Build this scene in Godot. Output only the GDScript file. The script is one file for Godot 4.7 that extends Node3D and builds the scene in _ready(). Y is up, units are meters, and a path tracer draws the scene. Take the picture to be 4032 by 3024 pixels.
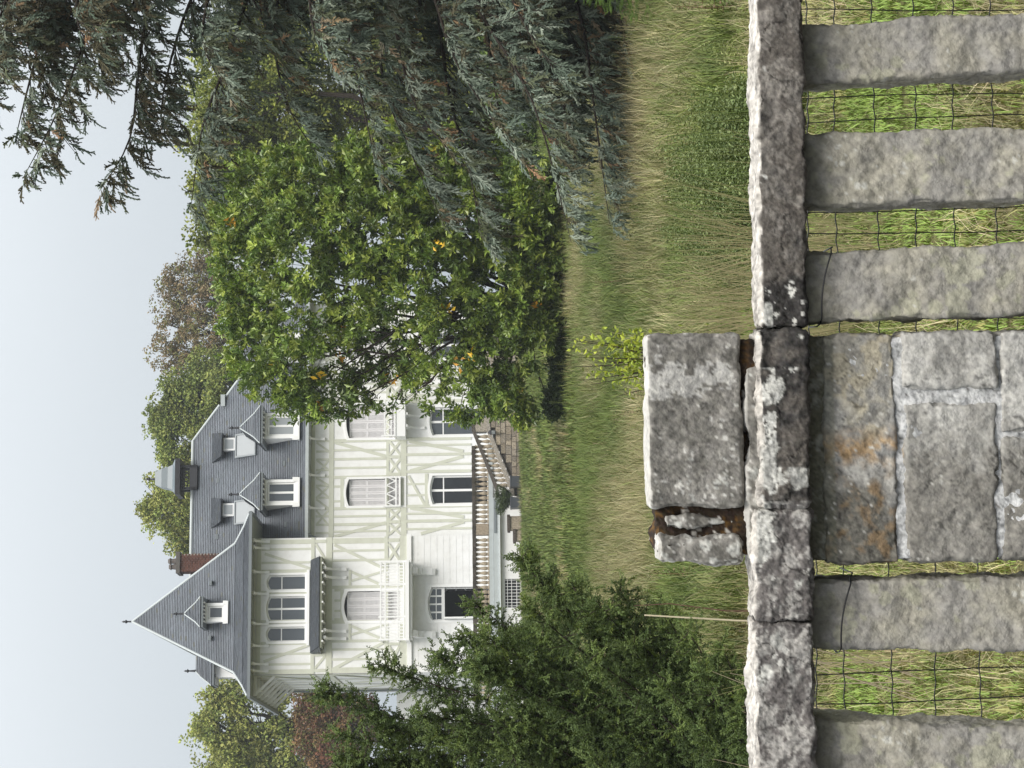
extends Node3D

# ---------------------------------------------------------------- mesh gathering
class MB:
	var v := PackedVector3Array()
	var n := PackedVector3Array()
	var c := PackedColorArray()
	var t := PackedInt32Array()
	func tri(a: Vector3, b: Vector3, d: Vector3, col := Color.WHITE) -> void:
		var nn := (b - a).cross(d - a).normalized()
		var k := v.size()
		v.append(a); v.append(b); v.append(d)
		for i in 3:
			n.append(nn); c.append(col)
		t.append(k); t.append(k + 2); t.append(k + 1)
	func quad(a: Vector3, b: Vector3, d: Vector3, e: Vector3, col := Color.WHITE) -> void:
		var nn := (b - a).cross(e - a)
		if nn.length_squared() < 1e-16:
			nn = (d - b).cross(e - b)
		nn = nn.normalized()
		var k := v.size()
		v.append(a); v.append(b); v.append(d); v.append(e)
		for i in 4:
			n.append(nn); c.append(col)
		t.append(k); t.append(k + 2); t.append(k + 1)
		t.append(k); t.append(k + 3); t.append(k + 2)
	func box_in(m: Transform3D, s: Vector3, col := Color.WHITE) -> void:   # s: full size, m at the middle
		var h := s * 0.5
		var p := []
		for i in 8:
			p.append(m * Vector3(h.x if i & 1 else -h.x, h.y if i & 2 else -h.y, h.z if i & 4 else -h.z))
		quad(p[4], p[5], p[7], p[6], col); quad(p[1], p[0], p[2], p[3], col)
		quad(p[5], p[1], p[3], p[7], col); quad(p[0], p[4], p[6], p[2], col)
		quad(p[6], p[7], p[3], p[2], col); quad(p[0], p[1], p[5], p[4], col)
	func box(lo: Vector3, hi: Vector3, col := Color.WHITE) -> void:
		box_in(Transform3D(Basis(), (lo + hi) * 0.5), hi - lo, col)
	func tube(p: PackedVector3Array, r: Array, sides := 5, col := Color.WHITE) -> void:
		var first := v.size()
		for i in p.size():
			var dir := (p[mini(i + 1, p.size() - 1)] - p[maxi(i - 1, 0)]).normalized()
			var a := dir.cross(Vector3(0.31, 0.2, 0.93)).normalized()
			var b := dir.cross(a)
			var rr: float = r[mini(i, r.size() - 1)]
			for k in sides:
				var q := TAU * k / sides
				var o := a * cos(q) + b * sin(q)
				v.append(p[i] + o * rr); n.append(o); c.append(col)
		for i in p.size() - 1:
			for k in sides:
				var k2 := (k + 1) % sides
				var a := first + i * sides + k
				var b := first + i * sides + k2
				t.append(a); t.append(b + sides); t.append(b)
				t.append(a); t.append(a + sides); t.append(b + sides)
	func lathe(prof: PackedVector2Array, segs: int, at: Vector3, col := Color.WHITE, square := false) -> void:
		for i in prof.size() - 1:
			for k in segs:
				var a0 := TAU * (k + 0.5) / segs
				var a1 := TAU * (k + 1.5) / segs
				var f := 1.4142 if square else 1.0
				var d0 := Vector3(cos(a0), 0, sin(a0)) * f
				var d1 := Vector3(cos(a1), 0, sin(a1)) * f
				quad(at + d1 * prof[i].x + Vector3(0, prof[i].y, 0), at + d0 * prof[i].x + Vector3(0, prof[i].y, 0), at + d0 * prof[i + 1].x + Vector3(0, prof[i + 1].y, 0), at + d1 * prof[i + 1].x + Vector3(0, prof[i + 1].y, 0), col)
	func slab(poly: PackedVector2Array, z0: float, z1: float, col := Color.WHITE) -> void:   # outline counterclockwise in x, y; front at z1
		var tr := Geometry2D.triangulate_polygon(poly)
		for i in range(0, tr.size(), 3):
			var a := poly[tr[i]]
			var b := poly[tr[i + 1]]
			var d := poly[tr[i + 2]]
			if (b - a).cross(d - a) < 0:
				var e := b
				b = d
				d = e
			tri(Vector3(a.x, a.y, z1), Vector3(b.x, b.y, z1), Vector3(d.x, d.y, z1), col)
			tri(Vector3(a.x, a.y, z0), Vector3(d.x, d.y, z0), Vector3(b.x, b.y, z0), col)
		for i in poly.size():
			var a := poly[i]
			var b := poly[(i + 1) % poly.size()]
			quad(Vector3(b.x, b.y, z1), Vector3(a.x, a.y, z1), Vector3(a.x, a.y, z0), Vector3(b.x, b.y, z0), col)
	func mesh(m: Material) -> ArrayMesh:
		var a := []
		a.resize(Mesh.ARRAY_MAX)
		a[Mesh.ARRAY_VERTEX] = v; a[Mesh.ARRAY_NORMAL] = n; a[Mesh.ARRAY_COLOR] = c; a[Mesh.ARRAY_INDEX] = t
		var r := ArrayMesh.new()
		r.add_surface_from_arrays(Mesh.PRIMITIVE_TRIANGLES, a)
		r.surface_set_material(0, m)
		return r

# ---------------------------------------------------------------- naming and tagging
var taken := {}
var M := {}
var rng := RandomNumberGenerator.new()

func numbered(called: String) -> String:
	var k: int = taken.get(called, 0)
	taken[called] = k + 1
	return called if k == 0 else "%s_%03d" % [called, k]

func tag(o: Node3D, label := "", category := "", group := "", kind := "") -> Node3D:
	if label: o.set_meta("label", label)
	if category: o.set_meta("category", category)
	if group: o.set_meta("group", group)
	if kind: o.set_meta("kind", kind)
	return o

func thing(called: String, label: String, category: String, at := Vector3.ZERO, group := "") -> Node3D:
	var o := Node3D.new()
	o.name = numbered(called)
	add_child(o)
	o.position = at
	tag(o, label, category, group)
	return o

func put(called: String, mesh: Mesh, parent: Node3D = null) -> MeshInstance3D:
	var o := MeshInstance3D.new()
	o.mesh = mesh
	if parent == null:
		o.name = numbered(called)
		add_child(o)
	else:
		o.name = called
		parent.add_child(o, true)
	return o

func part(called: String, mb: MB, m: Material, parent: Node3D = null) -> MeshInstance3D:
	return put(called, mb.mesh(m), parent)

func boxed(called: String, lo: Vector3, hi: Vector3, m: Material, parent: Node3D) -> MeshInstance3D:
	var b := MB.new()
	b.box(lo, hi)
	return part(called, b, m, parent)

func scatter(called: String, mesh: Mesh, buf: PackedFloat32Array, parent: Node3D = null, kind := "stuff") -> MultiMeshInstance3D:
	var mm := MultiMesh.new()
	mm.transform_format = MultiMesh.TRANSFORM_3D
	mm.use_colors = true
	mm.mesh = mesh
	mm.instance_count = buf.size() / 16
	mm.buffer = buf
	var o := MultiMeshInstance3D.new()
	o.multimesh = mm
	if parent == null:
		o.name = numbered(called)
		add_child(o)
	else:
		o.name = called
		parent.add_child(o, true)
	if kind: o.set_meta("kind", kind)
	return o

func push(buf: PackedFloat32Array, b: Basis, o: Vector3, c: Color) -> void:
	buf.append_array(PackedFloat32Array([b.x.x, b.y.x, b.z.x, o.x, b.x.y, b.y.y, b.z.y, o.y, b.x.z, b.y.z, b.z.z, o.z, c.r, c.g, c.b, 1.0]))

# ---------------------------------------------------------------- materials (colours given as real-world linear values)
func lin(r: float, g: float, b: float) -> Color:
	return Color(r, g, b).linear_to_srgb()

func plain(r: float, g: float, b: float, rough := 0.8, spec := 0.5) -> StandardMaterial3D:
	var m := StandardMaterial3D.new()
	m.albedo_color = lin(r, g, b)
	m.roughness = rough
	m.metallic_specular = spec
	return m

func tinted(rough := 0.8, spec := 0.5) -> StandardMaterial3D:   # takes its colour from the vertices and copies
	var m := plain(1, 1, 1, rough, spec)
	m.vertex_color_use_as_albedo = true
	return m

func ramp(stops: Array) -> Gradient:
	var g := Gradient.new()
	g.offsets = PackedFloat32Array()
	g.colors = PackedColorArray()
	for s in stops:
		g.add_point(s[0], Color(s[1], s[2], s[3]))
	return g

func noise_tex(seed_: int, freq: float, octaves: int, stops: Array, size := 512, bump := 0.0) -> NoiseTexture2D:
	var f := FastNoiseLite.new()
	f.seed = seed_
	f.frequency = freq
	f.fractal_octaves = octaves
	f.fractal_gain = 0.62
	var t := NoiseTexture2D.new()
	t.width = size; t.height = size
	t.seamless = true
	t.noise = f
	if bump > 0.0:
		t.as_normal_map = true
		t.bump_strength = bump
	else:
		t.color_ramp = ramp(stops)
	return t

func grain(m: StandardMaterial3D, tex: Texture2D, scale: float, normal: Texture2D = null, amount := 1.0) -> StandardMaterial3D:
	m.albedo_texture = tex
	m.uv1_triplanar = true
	m.uv1_scale = Vector3.ONE * scale
	if normal:
		m.normal_enabled = true
		m.normal_texture = normal
		m.normal_scale = amount
	return m

func leafy(rough: float, spec: float, thru: Color) -> StandardMaterial3D:
	var m := tinted(rough, spec)
	m.cull_mode = BaseMaterial3D.CULL_DISABLED
	m.backlight_enabled = true
	m.backlight = thru
	return m

func make_materials() -> void:
	var fine := noise_tex(3, 0.02, 5, [[0.0, 0.5, 0.5, 0.5], [0.35, 0.8, 0.8, 0.8], [0.6, 0.94, 0.94, 0.93], [1.0, 1, 1, 1]])
	var paintn := noise_tex(9, 0.008, 4, [[0.0, 0.95, 0.947, 0.94], [0.5, 0.985, 0.985, 0.98], [1.0, 1, 1, 1]])
	var bumps := noise_tex(5, 0.03, 5, [], 512, 9.0)
	var coarse := noise_tex(8, 0.015, 6, [], 512, 14.0)
	var soft := noise_tex(14, 0.02, 5, [[0.0, 0.74, 0.74, 0.74], [0.4, 0.9, 0.9, 0.9], [0.65, 0.97, 0.97, 0.96], [1.0, 1, 1, 1]])
	M.stone = grain(tinted(0.92, 0.3), soft, 3.1, coarse, 0.5)
	M.white = grain(plain(0.8, 0.8, 0.795, 0.7), paintn, 0.35)
	M.trim = plain(0.8, 0.8, 0.79, 0.5)
	M.timber = grain(plain(0.57, 0.582, 0.492, 0.7), paintn, 0.5)
	M.shutter = plain(0.66, 0.645, 0.65, 0.55)
	M.slate = tinted(0.5, 0.5)
	M.zinc = grain(plain(0.42, 0.455, 0.46, 0.45), paintn, 0.6)
	M.dark = plain(0.012, 0.012, 0.013, 0.6)
	M.iron = plain(0.02, 0.02, 0.024, 0.5)
	M.gutter = plain(0.17, 0.19, 0.2, 0.45)
	M.glass = plain(0.075, 0.085, 0.095, 0.12, 0.6)
	M.glass_dark = plain(0.012, 0.013, 0.014, 0.08, 0.6)
	M.glass_pale = plain(0.3, 0.32, 0.33, 0.15, 0.6)
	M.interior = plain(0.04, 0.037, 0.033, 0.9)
	M.soffit = plain(0.22, 0.23, 0.17, 0.8)  # darkened so that part of the eaves shade sits in the colour
	M.hood = plain(0.12, 0.15, 0.165, 0.4)
	M.brick = grain(tinted(0.9, 0.3), fine, 3.0)
	M.limestone = grain(tinted(0.9, 0.3), fine, 1.4, bumps, 0.5)
	M.wire = plain(0.014, 0.015, 0.017, 0.5)
	M.bark = grain(plain(0.075, 0.06, 0.048, 0.95, 0.2), fine, 2.0, bumps, 1.0)
	M.bark_dark = grain(plain(0.045, 0.037, 0.031, 0.95, 0.2), fine, 3.0)
	M.broad = leafy(0.36, 0.5, lin(0.14, 0.19, 0.015))
	M.far = leafy(0.6, 0.3, lin(0.12, 0.14, 0.02))
	M.needle = leafy(0.6, 0.4, lin(0.03, 0.042, 0.02))
	M.cypress = leafy(0.92, 0.12, lin(0.025, 0.033, 0.024))
	M.grass = leafy(0.6, 0.3, lin(0.1, 0.11, 0.02))
	M.earth = grain(tinted(0.98, 0.1), fine, 0.9, bumps, 1.0)
	M.asphalt = grain(plain(0.05, 0.05, 0.052, 0.9), fine, 1.5, bumps, 0.6)

# ---------------------------------------------------------------- terrain
var hill := FastNoiseLite.new()

func ground_y(x: float, z: float) -> float:
	var s := maxf(0.0, -z - 10.0)
	var y := 0.15 + 0.0442 * s * s / (s + 12.0)
	y = minf(y, 4.6 - 1.0 / (1.0 + s * 0.001)) if s > 110.0 else y
	var soft := clampf((-z - 6.0) / 20.0, 0.0, 1.0) * clampf((95.0 + z) / 10.0, 0.0, 1.0)
	return y + hill.get_noise_2d(x * 3.0, z * 3.0) * 0.09 * soft + hill.get_noise_2d(x * 14.0, z * 14.0) * 0.02

func _ready() -> void:
	# camera: a phone held on its side, so the picture lies on its left edge
	var f := Vector3(0, sin(0.02385), -cos(0.02385))
	var r := Vector3(cos(-0.018), sin(-0.018) * cos(0.02385), sin(-0.018) * sin(0.02385))
	var u := r.cross(f)
	var cam := Camera3D.new()
	cam.name = "camera"
	cam.transform = Transform3D(Basis(-u, r, -f), Vector3(0, 1.6, 0))
	cam.fov = 19.135
	cam.near = 0.1
	cam.far = 2000.0
	add_child(cam)
	cam.current = true
	var sky_m := ProceduralSkyMaterial.new()
	sky_m.sky_horizon_color = lin(0.187, 0.212, 0.232)
	sky_m.sky_top_color = lin(1.12, 1.15, 1.18)
	sky_m.sky_curve = 0.8
	sky_m.sky_energy_multiplier = 1.0
	sky_m.ground_horizon_color = lin(0.3, 0.3, 0.28)
	sky_m.ground_bottom_color = lin(0.1, 0.1, 0.08)
	sky_m.sky_cover = noise_tex(31, 0.004, 4, [[0.0, 0, 0, 0], [0.35, 0.1, 0.1, 0.1], [0.7, 0.8, 0.8, 0.8], [1.0, 1, 1, 1]], 1024)
	sky_m.sky_cover_modulate = lin(0.03, 0.03, 0.03)
	var sky := Sky.new()
	sky.sky_material = sky_m
	var env := Environment.new()
	env.background_mode = Environment.BG_SKY
	env.sky = sky
	env.tonemap_mode = Environment.TONE_MAPPER_LINEAR
	env.tonemap_exposure = 2.2
	env.sdfgi_enabled = true
	env.ssao_enabled = true
	env.ssil_enabled = true
	env.fog_enabled = true
	env.fog_density = 0.0004
	env.fog_light_color = lin(0.6, 0.64, 0.68)
	var we := WorldEnvironment.new()
	we.name = "world_environment"
	we.environment = env
	add_child(we)
	var sun := DirectionalLight3D.new()
	sun.name = "sun"
	sun.light_color = Color(1.0, 0.985, 0.965)
	sun.light_energy = 0.5
	sun.light_angular_distance = 32.0
	sun.rotation_degrees = Vector3(-53, 22, 0)
	sun.shadow_enabled = true
	add_child(sun)
	hill.seed = 11
	hill.frequency = 0.03
	rng.seed = 4711
	make_materials()
	build_ground()
	build_villa()
	build_terrace()
	build_wall()
	build_trees()
	build_conifers()
	build_grass()
	build_small_plants()

# ---------------------------------------------------------------- ground
func build_ground() -> void:
	var xs := [-500.0, -250.0, -120.0]
	var k := -70.0
	while k <= 70.0:
		xs.append(k)
		k += 1.4
	xs.append_array([120.0, 250.0, 500.0])
	var zs := []
	k = -5.72
	while k > -150.0:
		zs.append(k)
		k -= 0.35 + (-k - 5.0) * 0.012
	zs.append_array([-180.0, -260.0, -400.0, -900.0])
	var b := MB.new()
	var tone := FastNoiseLite.new()
	tone.seed = 5
	tone.frequency = 0.12
	for z in zs:
		for x in xs:
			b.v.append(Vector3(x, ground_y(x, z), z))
			var e := 0.15
			b.n.append(Vector3(ground_y(x - e, z) - ground_y(x + e, z), 2 * e, ground_y(x, z - e) - ground_y(x, z + e)).normalized())
			var q: float = tone.get_noise_2d(x, z) + 0.5 * tone.get_noise_2d(x * 5, z * 5)
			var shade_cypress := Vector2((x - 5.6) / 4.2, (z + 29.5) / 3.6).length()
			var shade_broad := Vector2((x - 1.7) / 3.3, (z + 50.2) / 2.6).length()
			var litter_shade := clampf((1.05 - minf(shade_cypress, shade_broad)) * 5.0 + q, 0, 1)
			b.c.append(Color(0.085, 0.095, 0.035).lerp(Color(0.16, 0.14, 0.07), clampf(0.45 + q, 0, 1)).lerp(Color(0.05, 0.037, 0.022), litter_shade))  # dark brown litter tone paints shade on the ground under both trees
	var w := xs.size()
	for i in zs.size() - 1:
		for j in w - 1:
			var a := i * w + j
			b.t.append_array(PackedInt32Array([a, a + w + 1, a + 1, a, a + w, a + w + 1]))
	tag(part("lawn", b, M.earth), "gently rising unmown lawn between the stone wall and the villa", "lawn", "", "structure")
	var road := MB.new()
	road.quad(Vector3(-200, 0, 60), Vector3(200, 0, 60), Vector3(200, 0, -5.7), Vector3(-200, 0, -5.7))
	tag(part("road", road, M.asphalt), "asphalt road in front of the stone wall", "road", "", "structure")

# ---------------------------------------------------------------- villa helpers (front faces +z)
func pierced(x0: float, x1: float, y0: float, y1: float, holes: Array, z: float, deep: float) -> MB:
	var xs := [x0, x1]
	var ys := [y0, y1]
	for h in holes:
		xs.append_array([h[0], h[1]]); ys.append_array([h[2], h[3]])
	xs.sort(); ys.sort()
	var b := MB.new()
	for i in xs.size() - 1:
		for j in ys.size() - 1:
			if xs[i + 1] - xs[i] < 1e-4 or ys[j + 1] - ys[j] < 1e-4: continue
			var cx: float = (xs[i] + xs[i + 1]) * 0.5
			var cy: float = (ys[j] + ys[j + 1]) * 0.5
			var open := false
			for h in holes:
				if cx > h[0] and cx < h[1] and cy > h[2] and cy < h[3]: open = true
			if not open:
				b.quad(Vector3(xs[i], ys[j], z), Vector3(xs[i + 1], ys[j], z), Vector3(xs[i + 1], ys[j + 1], z), Vector3(xs[i], ys[j + 1], z))
				b.quad(Vector3(xs[i + 1], ys[j], z - deep), Vector3(xs[i], ys[j], z - deep), Vector3(xs[i], ys[j + 1], z - deep), Vector3(xs[i + 1], ys[j + 1], z - deep))
	for h in holes:
		var p := [Vector3(h[0], h[2], z), Vector3(h[1], h[2], z), Vector3(h[1], h[3], z), Vector3(h[0], h[3], z)]
		for i in 4:
			var a: Vector3 = p[i]
			var d: Vector3 = p[(i + 1) % 4]
			b.quad(a, d, d - Vector3(0, 0, deep), a - Vector3(0, 0, deep))
	return b

func arch(x0: float, x1: float, y1: float, rise: float, n := 10) -> PackedVector2Array:   # left to right along a flat arch that peaks at y1
	var o := PackedVector2Array()
	for i in n + 1:
		var s := 2.0 * i / n - 1.0
		o.append(Vector2(lerpf(x0, x1, i / float(n)), y1 - rise * s * s))
	return o

func ring(x0: float, x1: float, y0: float, y1: float, rise: float, w: float, z0: float, z1: float, sill := true) -> MB:   # a band of width w inside the opening
	var inner := arch(x0 + w, x1 - w, y1 - w, rise)
	var outer := arch(x0, x1, y1, rise)
	inner.insert(0, Vector2(x0 + w, y0 + (w if sill else 0.0))); inner.append(Vector2(x1 - w, y0 + (w if sill else 0.0)))
	outer.insert(0, Vector2(x0, y0)); outer.append(Vector2(x1, y0))
	var b := MB.new()
	var m := inner.size()
	for i in (m if sill else m - 1):
		var j := (i + 1) % m
		var a := inner[i]
		var d := inner[j]
		var e := outer[j]
		var g := outer[i]
		b.quad(Vector3(a.x, a.y, z1), Vector3(d.x, d.y, z1), Vector3(e.x, e.y, z1), Vector3(g.x, g.y, z1))
		b.quad(Vector3(a.x, a.y, z0), Vector3(d.x, d.y, z0), Vector3(d.x, d.y, z1), Vector3(a.x, a.y, z1))
		b.quad(Vector3(e.x, e.y, z0), Vector3(g.x, g.y, z0), Vector3(g.x, g.y, z1), Vector3(e.x, e.y, z1))
	return b

func spandrel(x0: float, x1: float, y1: float, rise: float, z0: float, z1: float) -> MB:
	var b := MB.new()
	var a := arch(x0, x1, y1, rise)
	for i in a.size() - 1:
		b.quad(Vector3(a[i].x, a[i].y, z1), Vector3(a[i + 1].x, a[i + 1].y, z1), Vector3(a[i + 1].x, y1 + 0.004, z1), Vector3(a[i].x, y1 + 0.004, z1))
		b.quad(Vector3(a[i].x, a[i].y, z0), Vector3(a[i + 1].x, a[i + 1].y, z0), Vector3(a[i + 1].x, a[i + 1].y, z1), Vector3(a[i].x, a[i].y, z1))
	return b

func beam(mb: MB, x0: float, y0: float, x1: float, y1: float, w: float, z0: float, z1: float) -> void:
	var d := Vector2(x1 - x0, y1 - y0)
	var m := Transform3D(Basis(Vector3(0, 0, 1), d.angle()), Vector3((x0 + x1) / 2, (y0 + y1) / 2, (z0 + z1) / 2))
	mb.box_in(m, Vector3(d.length(), w, z1 - z0))

var timber_count := 0
func timber(par: Node3D, b: Array, z: float) -> void:
	var mb := MB.new()
	timber_count += 1
	beam(mb, b[0], b[1], b[2], b[3], b[4], z - 0.02, z + 0.022 + 0.0006 * (timber_count % 37))
	part("timber", mb, M.timber, par)

# a glazed window in the opening: frame, mullion, transom and panes at fractions of its width and height
func window_in(par: Node3D, called: String, x0: float, x1: float, y0: float, y1: float, z: float, rise: float, ups: Array, bars: Array, glass: Material, w := 0.07) -> MeshInstance3D:
	var win := part(called, ring(x0, x1, y0, y1, rise, w, z - 0.06, z), M.trim, par)
	var cols := [0.0]
	cols.append_array(ups); cols.append(1.0)
	var rows := [0.0]
	rows.append_array(bars); rows.append(1.0)
	for q in ups:
		var xm := lerpf(x0, x1, q)
		boxed("mullion", Vector3(xm - w * 0.7, y0 + w, z - 0.05), Vector3(xm + w * 0.7, y1 - w, z - 0.004), M.trim, win)
	for q in bars:
		var ym := lerpf(y0, y1, q)
		boxed("glazing_bar", Vector3(x0 + w, ym - w * 0.35, z - 0.045), Vector3(x1 - w, ym + w * 0.35, z - 0.008), M.trim, win)
	for i in cols.size() - 1:
		for j in rows.size() - 1:
			var mb := MB.new()
			var a := lerpf(x0, x1, cols[i]) + 0.02
			var d := lerpf(x0, x1, cols[i + 1]) - 0.02
			mb.box(Vector3(a, lerpf(y0, y1, rows[j]) + 0.02, z - 0.04), Vector3(d, lerpf(y0, y1, rows[j + 1]) - 0.02, z - 0.03))
			part("pane", mb, glass, win)
	return win

func shutter_in(par: Node3D, x0: float, x1: float, y0: float, y1: float, z: float, leaves := 4) -> void:
	var s := boxed("shutter", Vector3(x0, y0, z - 0.05), Vector3(x1, y1, z - 0.03), M.shutter, par)
	var w := (x1 - x0) / leaves
	for i in leaves:
		var mb := MB.new()
		var a := x0 + w * i + 0.012
		var d := a + w - 0.024
		mb.box(Vector3(a, y0, z - 0.03), Vector3(a + 0.06, y1 - 0.03, z))
		mb.box(Vector3(d - 0.06, y0, z - 0.03), Vector3(d, y1 - 0.03, z))
		var h := (y1 - y0) / 3.0
		for k in 4:
			var yy := y0 + h * k - (0.09 if k == 3 else 0.0)
			mb.box(Vector3(a + 0.06, yy, z - 0.03), Vector3(d - 0.06, yy + 0.07, z - 0.003))
		var yk := y0 + 0.1
		while yk < y1 - 0.12:
			mb.box(Vector3(a + 0.06, yk, z - 0.026), Vector3(d - 0.06, yk + 0.03, z - 0.012))
			yk += 0.055
		part("shutter_leaf", mb, M.shutter, s)

# courses of slates on a four-cornered face: bottom left and right, top left and right, seen from outside
func slates(mb: MB, bl: Vector3, br: Vector3, tl: Vector3, tr: Vector3, pitch := 0.105, wide := 0.2) -> void:
	var nf := (br - bl).cross((tl + tr) * 0.5 - bl).normalized()
	var e := (br - bl).normalized()
	var up := nf.cross(e)
	var tall := ((tl + tr) * 0.5 - bl).dot(up)
	var rows := maxi(1, roundi(tall / pitch))
	for k in rows:
		var s0 := k / float(rows)
		var s1 := minf(1.0, (k + 1.25) / rows)
		var l0 := (bl.lerp(tl, s0) - bl).dot(e)
		var r0 := (br.lerp(tr, s0) - bl).dot(e)
		var l1 := (bl.lerp(tl, s1) - bl).dot(e)
		var r1 := (br.lerp(tr, s1) - bl).dot(e)
		var x := minf(l0, l1) - wide * (0.5 if k % 2 else 0.0) - rng.randf() * 0.03
		var rowtone := rng.randf_range(0.9, 1.08)
		while x < maxf(r0, r1):
			var xe := x + wide
			var a0 := clampf(x, l0, r0)
			var b0 := clampf(xe - 0.004, l0, r0)
			var a1 := clampf(x, l1, r1)
			var b1 := clampf(xe - 0.004, l1, r1)
			if b0 - a0 > 0.005 or b1 - a1 > 0.005:
				var g := rng.randf_range(0.9, 1.09) * rowtone
				var col := Color(0.114 * g, 0.127 * g, 0.144 * g)
				var stain := 1.0 + 0.35 * hill.get_noise_2d((bl.x + x) * 9.0, (bl.y + tall * s0) * 9.0 + bl.z)
				col *= stain
				if rng.randf() < 0.02: col = Color(0.11, 0.115, 0.1)
				var lift := nf * rng.randf_range(0.03, 0.038)
				var y0 := up * (tall * s0)
				var y1 := up * (tall * s1)
				mb.quad(bl + e * a0 + y0 + lift, bl + e * b0 + y0 + lift, bl + e * b1 + y1 + nf * 0.003, bl + e * a1 + y1 + nf * 0.003, col)
				mb.quad(bl + e * a0 + y0, bl + e * b0 + y0, bl + e * b0 + y0 + lift, bl + e * a0 + y0 + lift, col * 0.45)  # butt edge darkened: the shadow line of each course is painted in
			x = xe
	mb.quad(bl, br, tr, tl, Color(0.05, 0.055, 0.06))

func zinc_line(par: Node3D, pts: Array, r := 0.07, called := "zinc_ridge") -> void:
	var mb := MB.new()
	mb.tube(PackedVector3Array(pts), [r], 6)
	part(called, mb, M.zinc, par)

func finial(par: Node3D, at: Vector3, tall: float) -> void:
	var mb := MB.new()
	mb.lathe(PackedVector2Array([Vector2(0.06, 0), Vector2(0.045, tall * 0.3), Vector2(0.035, tall * 0.55), Vector2(0.085, tall * 0.64), Vector2(0.085, tall * 0.7), Vector2(0.03, tall * 0.76), Vector2(0.055, tall * 0.83), Vector2(0.0, tall)]), 8, at)
	part("finial", mb, M.iron, par)

# a dormer with a bell-shaped hipped roof; its own node faces +z with the sill at the origin
func dormer(house: Node3D, at: Vector3, turn: float, wide: float, tall: float, eave: float, rise: float, double: bool, glass: Material, back: float) -> void:
	var mb := MB.new()
	var h := wide * 0.5
	mb.box(Vector3(-h, -0.25, -back), Vector3(h, tall + 0.1, -0.14))
	var d := part("dormer", mb, M.white, house)
	d.position = at
	d.rotation.y = turn
	part("casing", ring(-h, h, 0, tall, 0.0, 0.13, -0.14, 0.03), M.trim, d)
	boxed("sill", Vector3(-h - 0.08, -0.08, -0.2), Vector3(h + 0.08, 0.0, 0.1), M.trim, d)
	for s in [-1.0, 1.0]:
		boxed("bracket", Vector3(s * h - 0.09, 0.0, 0.031), Vector3(s * h + 0.09, tall * 0.16, 0.1), M.trim, d)
	window_in(d, "window", -h + 0.14, h - 0.14, 0.14, tall - 0.14, -0.05, 0.0, [0.5] if double else [], [], glass, 0.07)
	var roof := MB.new()
	var ov := 0.42
	var prof := [[1.0, 0.0, ov], [0.62, rise * 0.3, ov * 0.62 - 0.05], [0.3, rise * 0.66, -0.02], [0.0, rise, -0.32]]
	for i in 3:
		var a: Array = prof[i]
		var b: Array = prof[i + 1]
		var y := tall + 0.14
		slates(roof, Vector3(-eave * a[0], y + a[1], a[2]), Vector3(eave * a[0], y + a[1], a[2]), Vector3(-eave * b[0], y + b[1], b[2]), Vector3(eave * b[0], y + b[1], b[2]))
		for s in [-1.0, 1.0]:
			var p0 := Vector3(s * eave * a[0], y + a[1], a[2])
			var p1 := Vector3(s * eave * a[0], y + a[1], -back)
			var q0 := Vector3(s * eave * b[0], y + b[1], b[2])
			var q1 := Vector3(s * eave * b[0], y + b[1], -back)
			if s > 0: slates(roof, p0, p1, q0, q1)
			else: slates(roof, p1, p0, q1, q0)
	var rf := part("dormer_roof", roof, M.slate, d)
	rf.set_meta("kind", "stuff")
	var so := MB.new()
	so.box(Vector3(-eave, tall + 0.04, -back), Vector3(eave, tall + 0.13, ov - 0.02))
	part("soffit", so, M.gutter, d)
	for s in [-1.0, 1.0]:
		var pts := []
		for p in prof: pts.append(Vector3(s * eave * p[0], tall + 0.15 + p[1], p[2]))
		zinc_line(d, pts, 0.035)
	for i in 6:
		var xx := lerpf(-h, h, i / 5.0)
		boxed("rafter_end", Vector3(xx - 0.03, tall - 0.02, 0.04), Vector3(xx + 0.03, tall + 0.04, 0.34), M.trim, d)
	finial(d, Vector3(0, tall + 0.14 + rise, -0.32), 0.55)

const EAVE := 9.75
func main_roof_z(y: float) -> float:
	return -0.9 - (y - EAVE) / 1.283

func curved_bracket(par: Node3D, x: float, y0: float, y1: float, z: float, out: float, w := 0.1) -> void:
	# a stay that springs from the wall at y0 and carries the overhang at y1
	var mb := MB.new()
	var n := 6
	for i in n:
		var a0 := PI / 2 * i / n
		var a1 := PI / 2 * (i + 1) / n
		var p := Vector3(x, y0 + (y1 - y0) * sin(a0) , z + out * (1 - cos(a0)))
		var q := Vector3(x, y0 + (y1 - y0) * sin(a1), z + out * (1 - cos(a1)))
		var mid := (p + q) / 2
		var dir := (q - p).normalized()
		mb.box_in(Transform3D(Basis(Vector3.RIGHT, dir, Vector3.RIGHT.cross(dir)), mid), Vector3(w, (q - p).length() + 0.02, 0.11))
	mb.box(Vector3(x - w * 0.6, y0 - 0.05, z), Vector3(x + w * 0.6, y0 + 0.12, z + 0.12))
	mb.box(Vector3(x - w * 0.6, y1 - 0.1, z), Vector3(x + w * 0.6, y1 + 0.001, z + out + 0.1))
	part("bracket", mb, M.trim, par)

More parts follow.
